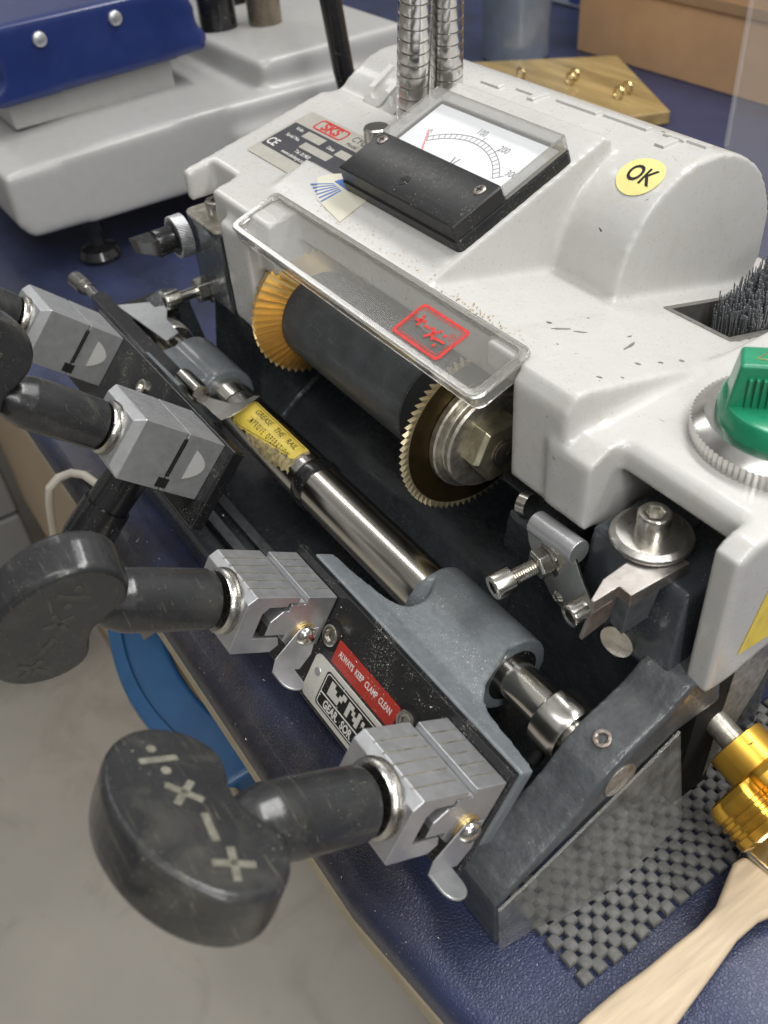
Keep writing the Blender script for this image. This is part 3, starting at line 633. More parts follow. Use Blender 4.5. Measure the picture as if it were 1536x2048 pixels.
mb = MB(); mb.lathe((-16.25, AY, AZ), (1, 0, 0), [(0, 2.66), (.2, 2.70), (.24, 2.66), (.30, 2.70), (.55, 2.70), (.66, 2.60), (.7, 2.45), (.7, .5)], 64); mb.build('clamp_flange', M['flange'], sw)
mb = MB(); mb.lathe((-15.55, AY, AZ), (1, 0, 0), [(0, 1.85), (.85, 1.85), (1.08, 1.62), (1.1, .5)], 6, ph=.32); mb.build('hex_nut', M['nut'], sw, bevel=.05)
mb = MB(); mb.lathe((-14.5, AY, AZ), (1, 0, 0), [(0, .80), (.12, .80), (.13, .7), (.20, .7), (.22, .64), (.22, .1), (.15, .08), (.14, .01)], 40); mb.build('bolt_tip', M['rust'], sw)
# angle cutter: sawtooth cone
mb = MB(); n = 50; ro, ri = 4.35, 2.82; O = []; I = []; OB = []
for i in range(n):
    t0 = 2 * math.pi * i / n; t1 = 2 * math.pi * (i + .96) / n; tw = .10
    O += [(-33.15, AY + ro * math.cos(t0 + tw), AZ + ro * math.sin(t0 + tw)), (-33.35, AY + ro * .955 * math.cos(t1 + tw), AZ + ro * .955 * math.sin(t1 + tw))]
    I += [(-32.15, AY + ri * 1.04 * math.cos(t0), AZ + ri * 1.04 * math.sin(t0)), (-32.35, AY + ri * .97 * math.cos(t1), AZ + ri * .97 * math.sin(t1))]
    OB += [(-34.0, AY + ro * .93 * math.cos(t0 + tw), AZ + ro * .93 * math.sin(t0 + tw)), (-34.0, AY + ro * .9 * math.cos(t1 + tw), AZ + ro * .9 * math.sin(t1 + tw))]
mb.rings([I, O, OB]); mb.build('angle_cutter', M['brass'], mac, sharp=12)

# ---- cream housing, one moulded shell
def ext(mb, poly, x0, x1): mb.prism(poly, x0, x1)
def rise(y, y0, z0, deg): return z0 + (y - y0) * math.tan(R_(deg))
mb = MB()
YB = 26
ext(mb, [(3.1, 9.4), (3.1, 12.6), (YB, rise(YB, 3.1, 12.6, 12) - 3), (YB, 2)][:2] + [(14, rise(14, 3.1, 12.6, 12)), (YB, 14.5), (YB, 4), (8, 4), (8, 9.4)], -40.3, -33.0)
ext(mb, [(3.1, 10.7), (3.1, 12.6), (14, rise(14, 3.1, 12.6, 12)), (14, 10.7)], -44.7, -43.9)
ext(mb, [(5.0, 11.0), (5.0, rise(5.0, 3.1, 12.6, 12)), (14, rise(14, 3.1, 12.6, 12)), (YB, 14.5), (YB, 4), (8, 4), (8, 11.0)], -44.6, -33.0)          # left slab
ext(mb, [(2.3, 4.9), (2.3, 11.4), (5.3, 12.9), (5.3, 4.9)], -38.2, -34.6)                                # cheek beside the angle cutter
ext(mb, [(5.15, 11.2), (5.15, 13.0), (14, rise(14, 5.15, 13.0, 20)), (17.2, rise(17.2, 5.15, 13.0, 20)), (17.6, 17.2), (18.0, 10), (9, 10), (9, 11.2)], -33.2, -20.6)
ext(mb, [(5.15, 11.2), (5.15, 13.0), (8.3, rise(8.3, 5.15, 13.0, 20)), (8.8, 13.4), (8.8, 11.2)], -36.9, -30)  # meter wedge
ext(mb, [(9.2, 2), (9.2, 11.9), (12, 11.2), (YB, 7.2), (YB, 2)], -44.0, -14.7)                                            # back wall of the cutter pit
sh = lambda y: rise(y, 5.2, 13.15, -14)
ext(mb, [(5.1, 10.6), (5.1, 13.1), (16.4, sh(16.4)), (30, sh(30)), (30, 2), (9.5, 2), (9.5, 10.6)], -21.2, -14.5)
ext(mb, [(3.9, 7.1), (3.9, 12.4), (4.5, 13.2), (5.4, 13.1), (16.4, sh(16.4)), (16.4, 4), (6, 4), (6, 7.1)], -12.2, -8.7)
ext(mb, [(4.6, 11.6), (4.6, 13.0), (5.4, 13.1), (16.4, sh(16.4)), (16.4, 9), (9, 9), (9, 11.6)], -14.9, -8.8)
ext(mb, [(16.3, 3), (16.3, sh(16.3)), (30, sh(30)), (30, 3)], -10.3, -8.6)
ext(mb, [(9.0, 3), (9.0, 11.35), (30, 11.35), (30, 3)], -8.9, .5)                                        # lower shelf
ext(mb, [(5.55, 10.0), (5.55, 11.0), (6.0, 11.37), (9.2, 11.37), (9.2, 9.9)], -9.5, .5)
ext(mb, [(3.7, 7.3), (3.7, 10.8), (4.8, 11.3), (9.2, 11.3), (9.2, 6.0)], -9.5, -7.0)                     # wall left of the post
ext(mb, [(4.0, 3.3), (4.0, 10.9), (4.8, 11.35), (30, 11.35), (30, 6.5), (9, 3.9), (5.3, 3.1)], -.75, .5) # side wall
bar_prof = [(19.9 + 5.9 * math.cos(t), 10.9 + 5.95 * math.sin(t)) for t in [R_(205 - 250 * i / 40) for i in range(41)]]
ext(mb, bar_prof, -44.2, -16.0)
hs = mb.build('housing', M['white'], mac, remesh=.20, relax=4)
# embossed hinge-like relief on the barrel
def onbar(u, a, n): return (u, 19.9 + (5.95 + n) * math.cos(a), 10.9 + (5.95 + n) * math.sin(a))
for u0, u1, a0, a1 in ((-30.8, -28.6, 88, 92), (-29.2, -28.5, 84, 97), (-27.6, -24.2, 84, 89), (-24.0, -20.6, 82, 87), (-19.8, -18.2, 80, 85), (-18.6, -16.9, 78, 83), (-19.2, -18.4, 86, 97), (-33.5, -31.6, 92, 97)):
    mb = MB(lambda a, b, c: onbar(a, R_(b), c)); mb.rings([[(u0, a, -.1), (u1, a, -.1), (u1 - .1, a, .14), (u0 + .1, a, .14)] for a in [a0 + (a1 - a0) * i / 4 for i in range(5)]]); mb.build('raised_rib', M['white'], hs, bevel=.05)
text('raised_letters', 'US', lambda u, v, n: onbar(u, R_(128) - v / 5.95 * -1 * -1, n), 4.2, M['white'], hs, x=-39.2, y=0, z=-.05, sx=.85, bold=.12, th=.28)
# OK sticker on the barrel
def bp(u, v, n): a = R_(140) - v / 5.95; return onbar(u, a, n)
cu, cv = -17.95, 2.28
ok = MB(bp); V0 = [ok.v((cu + r * math.cos(t), cv + .92 * r * math.sin(t), .02 + .0 * r)) for r in (1.32,) for t in [2 * math.pi * i / 40 for i in range(40)]]
V1 = [ok.v((cu + .72 * math.cos(t), cv + .66 * math.sin(t), .02)) for t in [2 * math.pi * i / 40 for i in range(40)]]; V2 = ok.v((cu, cv, .02))
for i in range(40):
    ok.face([V0[i], V0[(i + 1) % 40], V1[(i + 1) % 40], V1[i]]); ok.face([V1[i], V1[(i + 1) % 40], V2])
oks = ok.build('ok_sticker', M['oksticker'], hs, sharp=80)
text('sticker_text', 'OK', bp, 1.42, M['blackink'], oks, x=cu + .02, y=cv, z=.035, sx=.8, bold=.02, th=.01)
mb = MB(lambda a, b, c: (a, b, sh(b) + c)); rnd = random.Random(5)
def chip(x, y, L, W, ang):
    P = []
    for i in range(14):
        t = 2 * math.pi * i / 14; q = rnd.uniform(.6, 1.15); u, v_ = L * q * math.cos(t), W * rnd.uniform(.5, 1.2) * math.sin(t)
        P.append((x + u * math.cos(ang) - v_ * math.sin(ang), y + u * math.sin(ang) + v_ * math.cos(ang)))
    mb.rings([[(p[0], p[1], -.02) for p in P], [(p[0], p[1], .022) for p in P]])
for x, y, L, W, a in ((-14.2, 8.6, .55, .10, 1.2), (-13.6, 9.3, .35, .07, 1.0), (-15.0, 8.6, .15, .05, .4), (-11.6, 10.6, .75, .09, 1.9), (-12.4, 11.4, .15, .05, 1.7), (-10.0, 9.4, .16, .09, .3), (-9.7, 10.6, .13, .08, .9), (-9.5, 11.8, .16, .12, .2), (-9.6, 6.6, .14, .08, .5), (-9.2, 7.6, .08, .05, .5), (-12.9, 7.2, .06, .04, .5), (-14.8, 11.0, .07, .04, .5)): chip(x, y, L, W, a)
mb.build('paint_chip', M['chipm'], hs, smooth=False)
mb = MB(); rf = random.Random(11)
for i in range(170):
    cx_ = rf.choice((-35, -31, -27.5, -24, -22, -19, -16.5, -14)) ; x = rf.gauss(cx_, .9); y = 5.75 + abs(rf.gauss(0, .45)); 
    if not -36 < x < -12.8: continue
    z = (rise(y, 5.15, 13.0, 20) if x < -20.8 else sh(y)) ; q = rf.uniform(.015, .05)
    mb.rings([[(x + q * rf.uniform(.6, 1.2) * math.cos(t), y + q * math.sin(t), z + h) for t in (0, 1.2, 2.4, 3.7, 5)] for h in (-.05, .012)])
for i in range(60):
    x = rf.uniform(-20, -16.2); y = 14.4 + .15 * (x + 16) * -1 * .2 + abs(rf.gauss(0, .12)) - .2; q = rf.uniform(.015, .05); z = sh(y) + .04
    mb.rings([[(x + q * math.cos(t), y - .3 + q * math.sin(t), z + h) for t in (0, 1.2, 2.4, 3.7, 5)] for h in (-.05, .01)])
tag(mb.build('rust_freckles', M['freck'], hs, smooth=False), kind='stuff')
# slot with wire brush
mb = MB(); Z0 = lambda y: sh(y) + .05
so, si = [(-14.6, 16.2), (-10.2, 16.2), (-10.2, 27.5), (-14.6, 27.5)], [(-14.25, 16.5), (-10.55, 16.5), (-10.55, 27), (-14.25, 27)]
mbx = MB(lambda a, b, c: (a, b, sh(b) + c)); frame_ring(mbx, so, si, -2.2, .07); mbx.build('slot_rim', M['slot'], mac, bevel=.05)
mb = MB(); mb.box(-14.4, -10.4, 16.4, 29, 4, 5.5); mb.build('slot_floor', M['hole'], mac)
mb = MB()
for i in range(1900):
    x = random.uniform(-13.4, -10.7); y = random.uniform(18.8, 27); zt = sh(17) - .7 + min(2.2, (y - 17.5) * .35) + random.uniform(-.5, .5)
    r = random.uniform(.028, .048); dx, dy = random.uniform(-.25, .25), random.uniform(-.35, .25)
    mb.rings([[(x + r * math.cos(t), y + r * math.sin(t), 5.5) for t in (0, 1.57, 3.14, 4.71)], [(x + dx + r * math.cos(t), y + dy + r * math.sin(t), zt) for t in (0, 1.57, 3.14, 4.71)]])
tag(mb.build('brush_bristles', M['wire'], mac, smooth=False), kind='stuff')
# rotary switch
sx0, sy0, sz0 = -3.1, 10.9, 11.35
mb = MB(); n = 180
def kr(z, r, d): return [(sx0 + (r + (d if i % 2 else 0)) * math.cos(2 * math.pi * i / n), sy0 + (r + (d if i % 2 else 0)) * math.sin(2 * math.pi * i / n), sz0 + z) for i in range(n)]
mb.rings([kr(0, 3.75, 0), kr(.02, 3.78, .08), kr(.75, 3.78, .08), kr(.85, 3.7, 0), kr(1.1, 3.35, 0), kr(1.1, 3.0, 0)]); rs = mb.build('switch_bezel', M['chrome'], mac, sharp=25)
gs = MB().lathe((sx0, sy0, sz0 + .8), (0, 0, 1), [(0, 2.95), (.9, 2.9), (1.15, 2.75), (1.2, 2.5)], 56).build('rotary_knob', M['green'], rs, bevel=.05)
ang = R_(44); ca, sa = math.cos(ang), math.sin(ang)
KT = lambda a, b, c: (sx0 + a * ca - b * sa, sy0 + a * sa + b * ca, sz0 + 1.6 + c)
mb = MB(KT); mb.rings([[(-2.75, -.95, 0), (2.6, -.95, 0), (2.6, .95, 0), (-2.6, .95, 0)], [(-2.45, -.75, 2.2), (2.3, -.75, 2.2), (2.3, .75, 2.2), (-2.3, .75, 2.2)]]); gr = mb.build('grip_bar', M['green'], rs, bevel=.15, seg=3)
mb = MB(KT)
for i in range(10):
    a = -2.05 + i * .27; mb.box(a, a + .13, -1.02, -.80, .35, 1.7)
mb.build('grip_rib', M['green'], rs, bevel=.03)
mb = MB(lambda a, b, c: KT(a, b, c + 2.21)); mb.tube([(-1.8, -.2, 0), (-1.3, .3, 0), (-.9, 0, 0), (-1.3, -.3, 0), (-1.8, -.2, 0)], .03, 6); mb.build('gold_mark', M['brassring'], rs)
# yellow warning triangle on the right side face
T = plane((.52, 0, 0), (0, 1, 0), (0, 0, 1))
flat(T, [(5.5, 4.8), (10.4, 4.3), (7.2, 10.8)], .0, .02, 'yellow', 'warning_triangle', hs)

# ---- voltmeter on the wedge
MT0 = plane((-31.7, 7.75, rise(7.75, 5.15, 13.0, 20) + .03), (1, 0, 0), (0, math.cos(R_(20)), math.sin(R_(20))))
MT = lambda a, b, c: MT0(a * .93, b, c)
met = MB(MT).rings([[(x, y, z) for x, y in rrect(0 + i_, 11.7 - i_, 0 + i_, 7.9 - i_, .35)] for z, i_ in ((-.3, 0), (.55, 0), (.62, .06))]).build('voltmeter', M['plastic'], mac, sharp=40)
flat(MT, rrect(.5, 11.2, 3.4, 7.5, .1), .63, .02, 'dial', 'dial_face', met)
mb = MB(MT); mb.rings([[(x, y, z) for x, y in rrect(.12 + i_, 11.58 - i_, .1 + i_, 3.5, .12)] for z, i_ in ((.6, 0), (1.42, .05), (1.5, .15))]); mb.build('front_cover', M['plastic'], met, sharp=40)
# window: four clear walls and a top sheet
mb = MB(MT); mb.box(.16, 11.54, 3.52, 7.78, 1.38, 1.46); mb.build('window', M['lens'], met)
mb = MB(MT); frame_ring(mb, rrect(.14, 11.56, 3.52, 7.8, .08), rrect(.24, 11.46, 3.60, 7.7, .08), .66, 1.37); mb.build('window_wall', M['lensedge'], met, sharp=30)
mb = MB(MT)
for P in ([(.16, 3.55, 1.47), (.16, 7.78, 1.47)], [(.16, 7.78, 1.47), (11.54, 7.78, 1.47)], [(11.54, 7.78, 1.47), (11.54, 3.55, 1.47)], [(11.54, 7.78, .7), (11.54, 7.78, 1.45)], [(.16, 7.78, .7), (.16, 7.78, 1.45)]):
    mb.cyl(P[0], P[1], .045, 8)
mb.build('window_edge', M['cleared'], met)
for x, y in ((.95, 2.95), (10.6, 2.75)):
    mb = MB(MT); mb.lathe((x, y, 1.49), (0, 0, 1), [(0, .36), (.05, .36), (.1, .28), (.1, .02)], 24); s_ = mb.build('cross_screw', M['rust'], met)
    mb = MB(MT); mb.box(x - .2, x + .2, y - .045, y + .045, 1.585, 1.6); mb.box(x - .045, x + .045, y - .2, y + .2, 1.586, 1.602); mb.build('screw_slot', M['hole'], met)
mb = MB(MT); mb.lathe((5.6, 1.3, 1.49), (0, 0, 1), [(0, .36), (.03, .34), (.03, .02)], 28); mb.build('zero_adjuster', M['blackpl'], met)
mb = MB(MT); mb.box(5.3, 5.9, 1.26, 1.34, 1.52, 1.535); mb.build('adjuster_slot', M['hole'], met)
# scale
DZ = .655; cxn, cyn = 5.7, 1.2
mb = MB(MT)
def arc(mb, r0, r1, a0, a1, n=60):
    A = []; 
    for i in range(n + 1):
        t = R_(a0 + (a1 - a0) * i / n); A.append([(cxn + r * math.cos(t) * 1.05, cyn + r * math.sin(t), DZ + h) for r, h in ((r0, 0), (r1, 0), (r1, .012), (r0, .012))])
    mb.rings(A)
a0_, a1_ = 130, 42
arc(mb, 5.02, 5.06, a0_, a1_); arc(mb, 4.65, 4.69, a0_, a1_)
for i in range(21):
    t = a0_ + (a1_ - a0_) * i / 20; arc(mb, 4.66, 5.05 + (.25 if i % 10 == 0 or i == 14 else 0), t + .22, t - .22, 1)
mb.build('scale', M['ink'], met)
for s_, a, r in (('0', 130, 5.45), ('100', 92, 5.5), ('200', 66, 5.5), ('300', 42, 5.7)):
    text('numeral', s_, MT, .62, M['ink'], met, x=cxn + r * math.cos(R_(a)) * 1.05, y=cyn + r * math.sin(R_(a)), z=DZ, sx=.9, th=.01)
text('volt_letter', 'V', MT, 1.25, M['ink'], met, x=5.9, y=4.1, z=DZ, sx=.75, th=.01)
mb = MB(MT); mb.tube([(5.35 + i * .1, 3.72 + .09 * math.sin(i * .9) - 0, DZ + .01) for i in range(8)], .022, 6); mb.build('ac_sign', M['ink'], met)
mb = MB(MT)
na = R_(129); mb.rings([[(cxn + r * math.cos(na) * 1.05 + d_, cyn + r * math.sin(na), DZ + .25 + h) for d_, h in ((-.05, 0), (.05, 0), (.05, .03), (-.05, .03))] for r in (2.3, 5.25)])
mb.build('needle', M['pinkneedle'], met)

# ---- name plate on the left slab
NT = plane((-42.6, 7.9, rise(7.9, 3.1, 12.6, 12) + .02), (1, 0, 0), (0, math.cos(R_(12)), math.sin(R_(12))))
npl = flat(NT, rrect(0, 9.6, -.9, 4.4, .25), .0, .04, 'platelight', 'name_plate', hs)
flat(NT, rrect(.25, 9.5, .1, 2.95, .1), .045, .01, 'plategrey', 'dark_field', npl)
mb = MB(NT); frame_ring(mb, rrect(1.9, 5.3, 3.15, 4.2, .3), rrect(2.02, 5.18, 3.27, 4.08, .24), .045, .06); mb.build('logo_outline', M['redink'], npl)
text('logo_text', 'SKS', NT, 1.05, M['redink'], npl, x=3.6, y=3.68, z=.045, sx=1.2, bold=.03, th=.015)
text('plate_text', 'CYCLONE', NT, .75, M['ink'], npl, x=5.9, y=3.85, z=.045, th=.01, align='LEFT')
text('plate_text', 'Model', NT, .45, M['ink'], npl, x=6.0, y=3.25, z=.045, th=.01, align='LEFT')
for s_, x, y, sz in (('Volts', 1.0, 2.55, .42), ('Serial No.', 1.0, 1.75, .42), ('Date', 5.2, 2.3, .42), ('Tel. 01902', 3.5, .85, .42), ('www.skskeys.co', 2.6, .38, .42)):
    text('plate_text', s_, NT, sz, M['whiteink'], npl, x=x, y=y, z=.056, th=.008, align='LEFT')
text('ce_mark', 'CE', NT, .95, M['whiteink'], npl, x=.4, y=.65, z=.056, th=.008, align='LEFT', bold=.01)
for x0, x1, y0, y1 in ((2.3, 4.5, 2.1, 2.75), (3.3, 6.6, 1.25, 1.85), (6.4, 8.6, 2.0, 2.6)):
    flat(NT, rrect(x0, x1, y0, y1, .05), .056, .008, 'platelight', 'blank_field', npl)
# small sticker with blue fan left of the meter
WT = plane((-34.4, 7.3, rise(7.3, 5.15, 13.0, 20) + .03), (1, 0, 0), (0, math.cos(R_(20)), math.sin(R_(20))))
st = flat(WT, [(.0, .25), (1.8, -1.0), (5, -1.5), (5, 2.2), (1.5, 1.35), (.6, .85)], 0, .012, 'stickerw', 'fan_sticker', hs)
flat(WT, [(1.5, .55), (2.1, 1.25), (3.3, 1.3), (3.3, .45)], .014, .01, 'bluesticker', 'blue_shape', st)
for i in range(6):
    flat(WT, [(.1 + i * .42, -.35 - .13 * i), (.24 + i * .42, -.38 - .13 * i), (1.72 + i * .2, .42 - .03 * i), (1.6 + i * .2, .42 - .03 * i)], .014, .01, 'bluesticker', 'blue_ray', st)
mb = MB(); mb.lathe((-34.3, 11.9, 14.2), (0, 0, 1), [(0, .8), (1.5, .8), (1.6, .72), (1.62, .02)], 32); mb.build('round_stud', M['steel'], mac)

# ---- clear guard
GT = plane((-35.6, 1.95, 12.0), (1, 0, 0), (0, math.cos(R_(18)), math.sin(R_(18))))
GL, GD = 23.3, 3.6
mb = MB(GT); frame_ring(mb, rrect(0, GL, 0, GD, .55, 6), rrect(.52, GL - .52, .40, GD - .35, .35, 6), .02, .30); gd = mb.build('guard', M['cleared'], mac, bevel=.09, seg=3, label='clear plastic guard over the cutters')
mb = MB(GT); mb.rings([[(x, y, z) for x, y in rrect(.3, GL - .3, .25, GD - .25, .4, 6)] for z in (.05, .12)]); mb.build('guard_panel', M['clear'], gd)
mb = MB(GT); frame_ring(mb, rrect(.05, GL - .05, .05, GD - .05, .5, 6), rrect(.2, GL - .2, .2, GD - .2, .4, 6), -.55, .0); mb.build('guard_skirt', M['cleared'], gd)
mb = MB(GT); frame_ring(mb, rrect(16.1, 19.8, .55, 2.75, .25), rrect(16.3, 19.6, .72, 2.58, .18), .125, .135); frame_ring(mb, rrect(16.38, 19.52, .80, 2.50, .15), rrect(16.42, 19.48, .84, 2.46, .13), .125, .135); mb.build('red_emblem', M['redink'], gd)
mb = MB(GT)
def gbar(cx, cy, L, W, ang):
    a, b = math.cos(R_(ang)), math.sin(R_(ang)); mb.rings([[(cx + a * u - b * v, cy + b * u + a * v, z) for u, v in ((-L / 2, -W / 2), (L / 2, -W / 2), (L / 2, W / 2), (-L / 2, W / 2))] for z in (.126, .137)])
gbar(16.95, 1.85, .72, .17, 15); gbar(16.95, 1.85, .72, .17, 105); gbar(17.6, 1.75, .5, .14, 0); gbar(18.2, 1.62, .95, .18, 55); gbar(18.2, 1.62, .85, .18, -42); gbar(18.85, 1.5, .7, .14, 5); mb.cyl((18.85, 1.85, .126), (18.85, 1.85, .137), .11, 12); mb.cyl((18.85, 1.14, .126), (18.85, 1.14, .137), .11, 12)
mb.build('red_sign', M['redink'], gd)
text('red_sign', 'R', GT, .24, M['redink'], gd, x=19.2, y=2.0, z=.126, th=.01)
mb = MB(GT); frame_ring(mb, [(19.2 + .2 * math.cos(t), 2.0 + .2 * math.sin(t)) for t in [i * math.pi / 10 for i in range(20)]], [(19.2 + .17 * math.cos(t), 2.0 + .17 * math.sin(t)) for t in [i * math.pi / 10 for i in range(20)]], .126, .136); mb.build('red_sign', M['redink'], gd)

# ---- right tracer post
mb = MB()
mb.rings([[(-6.95 + i_, 3.5 + i_, z), (-3.9, 3.4 + i_ * .9, z), (-3.9, 9, z), (-6.95 + i_, 9, z)] for z, i_ in ((3, 0), (7.75, .35), (8.0, .6))])
mb.rings([[(-5.0, 3.5 + i_, z), (-1.15 - i_ * .4, 3.45 + i_, z), (-1.15 - i_ * .4, 9, z), (-5.0, 9, z)] for z, i_ in ((2.6, -.1), (7.0, .75), (7.3, 1.0))])
mb.build('tracer_post', M['postm'], mac, remesh=.13, relax=7)
mb = MB(); mb.lathe((-4.45, 5.15, 8.02), (0, 0, 1), [(0, 1.75), (.12, 1.78), (.22, 1.74), (.36, 1.5), (.38, 1.5), (.40, .6)], 56); wsh = mb.build('large_washer', M['washer'], mac)
socket_screw((-4.45, 5.15, 8.4), (0, 0, 1), .72, 1.05, wsh, 'bolt', deep=.45)
# tracer blade
mb = MB(); mb.prism([(-4.2, 5.3), (-3.95, 1.9), (-3.42, .72), (-3.27, .75), (-3.27, 2.12), (-2.62, 2.12), (-2.45, 5.3)], 7.3, 7.95, 'z')
tb = mb.build('tracer_blade', M['tool'], mac, bevel=.03)
mb = MB(); mb.rings([[(-3.46, .74, 7.28), (-3.27, .74, 7.28), (-3.27, 2.1, 7.28), (-3.46, 2.1, 7.28)], [(-3.46, .28, 5.95), (-3.27, .28, 5.95), (-3.27, 1.75, 6.2), (-3.46, 1.75, 6.2)]]); mb.build('blade_tip', M['rust'], tb, bevel=.02)
mb = MB(); mb.rings([[(-3.5, 2.13, 7.28), (-2.64, 2.13, 7.28), (-2.55, 3.8, 7.28), (-3.6, 3.8, 7.28)], [(-3.45, 2.05, 5.7), (-2.75, 2.05, 5.5), (-2.7, 3.5, 5.6), (-3.5, 3.5, 5.7)]]); mb.build('blade_shank', M['darkrough'], tb, bevel=.03)
mb = MB(); mb.lathe((-3.35, 2.75, 4.2), (.25, -1, .1), [(0, .78), (.3, .78), (.31, .02)], 36); ec = mb.build('eccentric_disc', M['bolt'], mac)
mb = MB(); mb.prism([(-3.95, 4.25), (-3.9, 4.12), (-3.2, 3.85), (-3.25, 3.97)], 2.5, 2.585, 'y'); mb.build('disc_slot', M['hole'], ec)
# bracket with adjusting bolt
mb = MB(); T = plane((-9.7, 3.15, 5.4), (1, 0, 0), (0, 0, 1))
mb = MB(); mb.prism([(-9.7, 6.3), (-6.6, 6.7), (-5.9, 5.5), (-5.2, 4.6), (-5.0, 3.6), (-5.8, 2.9), (-6.9, 2.75), (-7.8, 3.1), (-8.7, 4.0), (-9.5, 5.3)], 2.85, 3.0, 'y'); br = mb.build('bracket', M['steel'], mac, bevel=.04)
mb = MB(); mb.cyl((-9.3, 3.1, 6.55), (-6.5, 3.1, 6.75), .6, 28); mb.build('rolled_sleeve', M['alu'], br, bevel=.04)
mb = MB(); mb.lathe((-10.6, 3.9, 6.2), (-.9, -.2, -.1), [(0, .6), (.5, .6), (.55, .45), (.2, .4)], 24); mb.build('open_eye', M['bolt'], br)
bd = (-.16, -1, -.12)
mb = MB(); mb.lathe((-8.2, 3.0, 5.1), bd, [(0, .86), (.14, .86), (.15, .6)], 32); mb.build('thin_washer', M['bolt'], br)
mb = MB(); mb.lathe((-8.22, 2.85, 5.08), bd, [(0, .76), (.55, .76), (.64, .62)], 6, ph=.4); mb.build('lock_nut', M['bolt'], br, bevel=.05)
mb = MB(); mb.lathe((-8.3, 2.35, 5.02), bd, [(i * .06, .38 if i % 2 else .31) for i in range(28)], 24); mb.build('threaded_rod', M['bolt'], br, sharp=80)
socket_screw((-8.5, .95, 4.85), bd, .62, 1.0, br, 'steel', 'bolt_head')
socket_screw((-5.75, 3.1, 3.9), (-.1, -1, -.1), .62, 1.0, br, 'bolt', 'socket_screw')
mb = MB(); mb.lathe((-7.35, 3.08, 3.35), (-.1, -1, 0), [(0, .46), (.1, .45), (.25, .33), (.34, .2), (.3, .15), (.3, .01)], 28); mb.build('button_screw', M['bolt'], br)
mb = MB(); mb.rings([[(-12.3, 3.6, 2.5), (-8, 3.6, 2.5), (-8, 6.5, 2.5), (-12.3, 6.5, 2.5)], [(-11.5, 3.3, 5.6), (-8, 3.3, 5.6), (-8, 6.5, 5.6), (-11.5, 6.5, 5.6)]]); mb.build('bracket_boss', M['dark'], mac, remesh=.13, relax=5)

# ---- left tracer post
mb = MB(); mb.rings([[(-45.7, 3.1, z), (-40.6, 3.1, z), (-40.6, 8.5, z), (-45.7, 8.5, z)] for z in (3.4, 9.35)]); mb.build('left_post', M['postm'], mac, remesh=.15, relax=6)
mb = MB(); mb.prism(rrect(-45.8, -40.6, 3.0, 7.2, .7), 9.36, 9.55, 'z'); cp = mb.build('cap_plate', M['flange'], mac, bevel=.04)
socket_screw((-43.3, 4.6, 9.56), (0, 0, 1), .85, 1.05, cp, 'bolt')
mb = MB(); n = 90
mb.rings([[(-46.0 + (1.42 + (.06 if i % 2 else 0)) * math.cos(2 * math.pi * i / n + .15 * j), 2.9 - j * .3, 7.7 + (1.42 + (.06 if i % 2 else 0)) * math.sin(2 * math.pi * i / n + .15 * j)) for i in range(n)] for j in range(4)]); kn = mb.build('knurled_ring', M['alu'], mac, sharp=20)
mb = MB(); mb.lathe((-46.0, 2.05, 7.7), (0, -1, 0), [(0, 1.25), (.15, 1.15), (.2, .92), (1.4, .92), (1.45, .9)], 36); mb.rings([[(-46.9, .62, 8.3), (-45.1, .62, 8.3), (-45.1, .62, 7.0), (-46.9, .62, 7.0)], [(-46.9, -.9, 8.3), (-45.6, -.3, 8.2), (-45.4, .2, 7.2), (-46.7, -.7, 7.2)]]); mb.build('tracer_tip', M['blackpl'], kn)
socket_screw((-45.0, 1.0, 3.9), (0, -1, 0), .62, 1.1, mac, 'bolt', 'bolt_head')
mb = MB(); mb.lathe((-44.9, 3.4, 3.9), (0, -1, 0), [(0, 1.15), (.2, 1.15), (.25, .9)], 28); mb.lathe((-44.9, 3.1, 3.9), (0, -1, 0), [(0, .9), (.8, .9)], 6); mb.lathe((-44.9, 2.4, 3.9), (0, -1, 0), [(0, .4), (1.6, .4)], 16); mb.build('lock_nut', M['bolt'], mac, bevel=.04)
for x, y in ((-42.0, 5.3), (-40.2, 5.1)):
    socket_screw((x, y, 3.85), (0, 0, 1), .75, .25, mac, 'flange', 'socket_screw', deep=.9)

# ---- gold knob on its shaft, lower right
gk = MB().lathe((-2.4, 6.5, -.92), (1, .0, -.25), [(0, .62), (3.6, .62)], 32).build('knob_shaft', M['flange'], mac)
go = Vector((1.0, 6.5, -1.77)); gdv = Vector((1, 0, -.25)).normalized()
def glathe(T0, prof, n, fl=0, fn=7):
    mb = MB(); a = gdv.orthogonal().normalized(); b = gdv.cross(a); R = []
    for t, r in prof:
        R.append([tuple(go + gdv * t + (a * math.cos(2 * math.pi * i / n) + b * math.sin(2 * math.pi * i / n)) * (r * (1 - fl * max(0, math.cos(fn * 2 * math.pi * i / n)) ** 3))) for i in range(n)])
    return mb.rings(R)
glathe(0, [(0, 1.3), (.05, 1.45), (1.5, 1.45), (1.55, 1.3)], 48).build('gold_collar', M['goldano'], gk, sharp=30)
glathe(0, [(1.5, 2.6), (1.62, 2.95), (1.9, 3.1), (2.3, 3.1), (2.34, 2.97), (2.5, 2.97), (2.54, 3.1), (2.7, 3.1), (2.74, 2.97), (2.9, 2.97), (2.94, 3.1), (3.1, 3.1), (3.14, 2.97), (3.3, 2.97), (3.34, 3.1), (3.7, 3.05), (3.85, 2.7)], 168, .17, 8).build('gold_knob', M['goldano'], gk, sharp=25)
mb = MB(); mb.lathe(tuple(go + gdv * .75 + Vector((0, -.2, 1)).normalized() * 1.42), (0, -.2, 1), [(0, .22), (.03, .22)], 16); mb.build('grub_screw', M['hole'], gk)
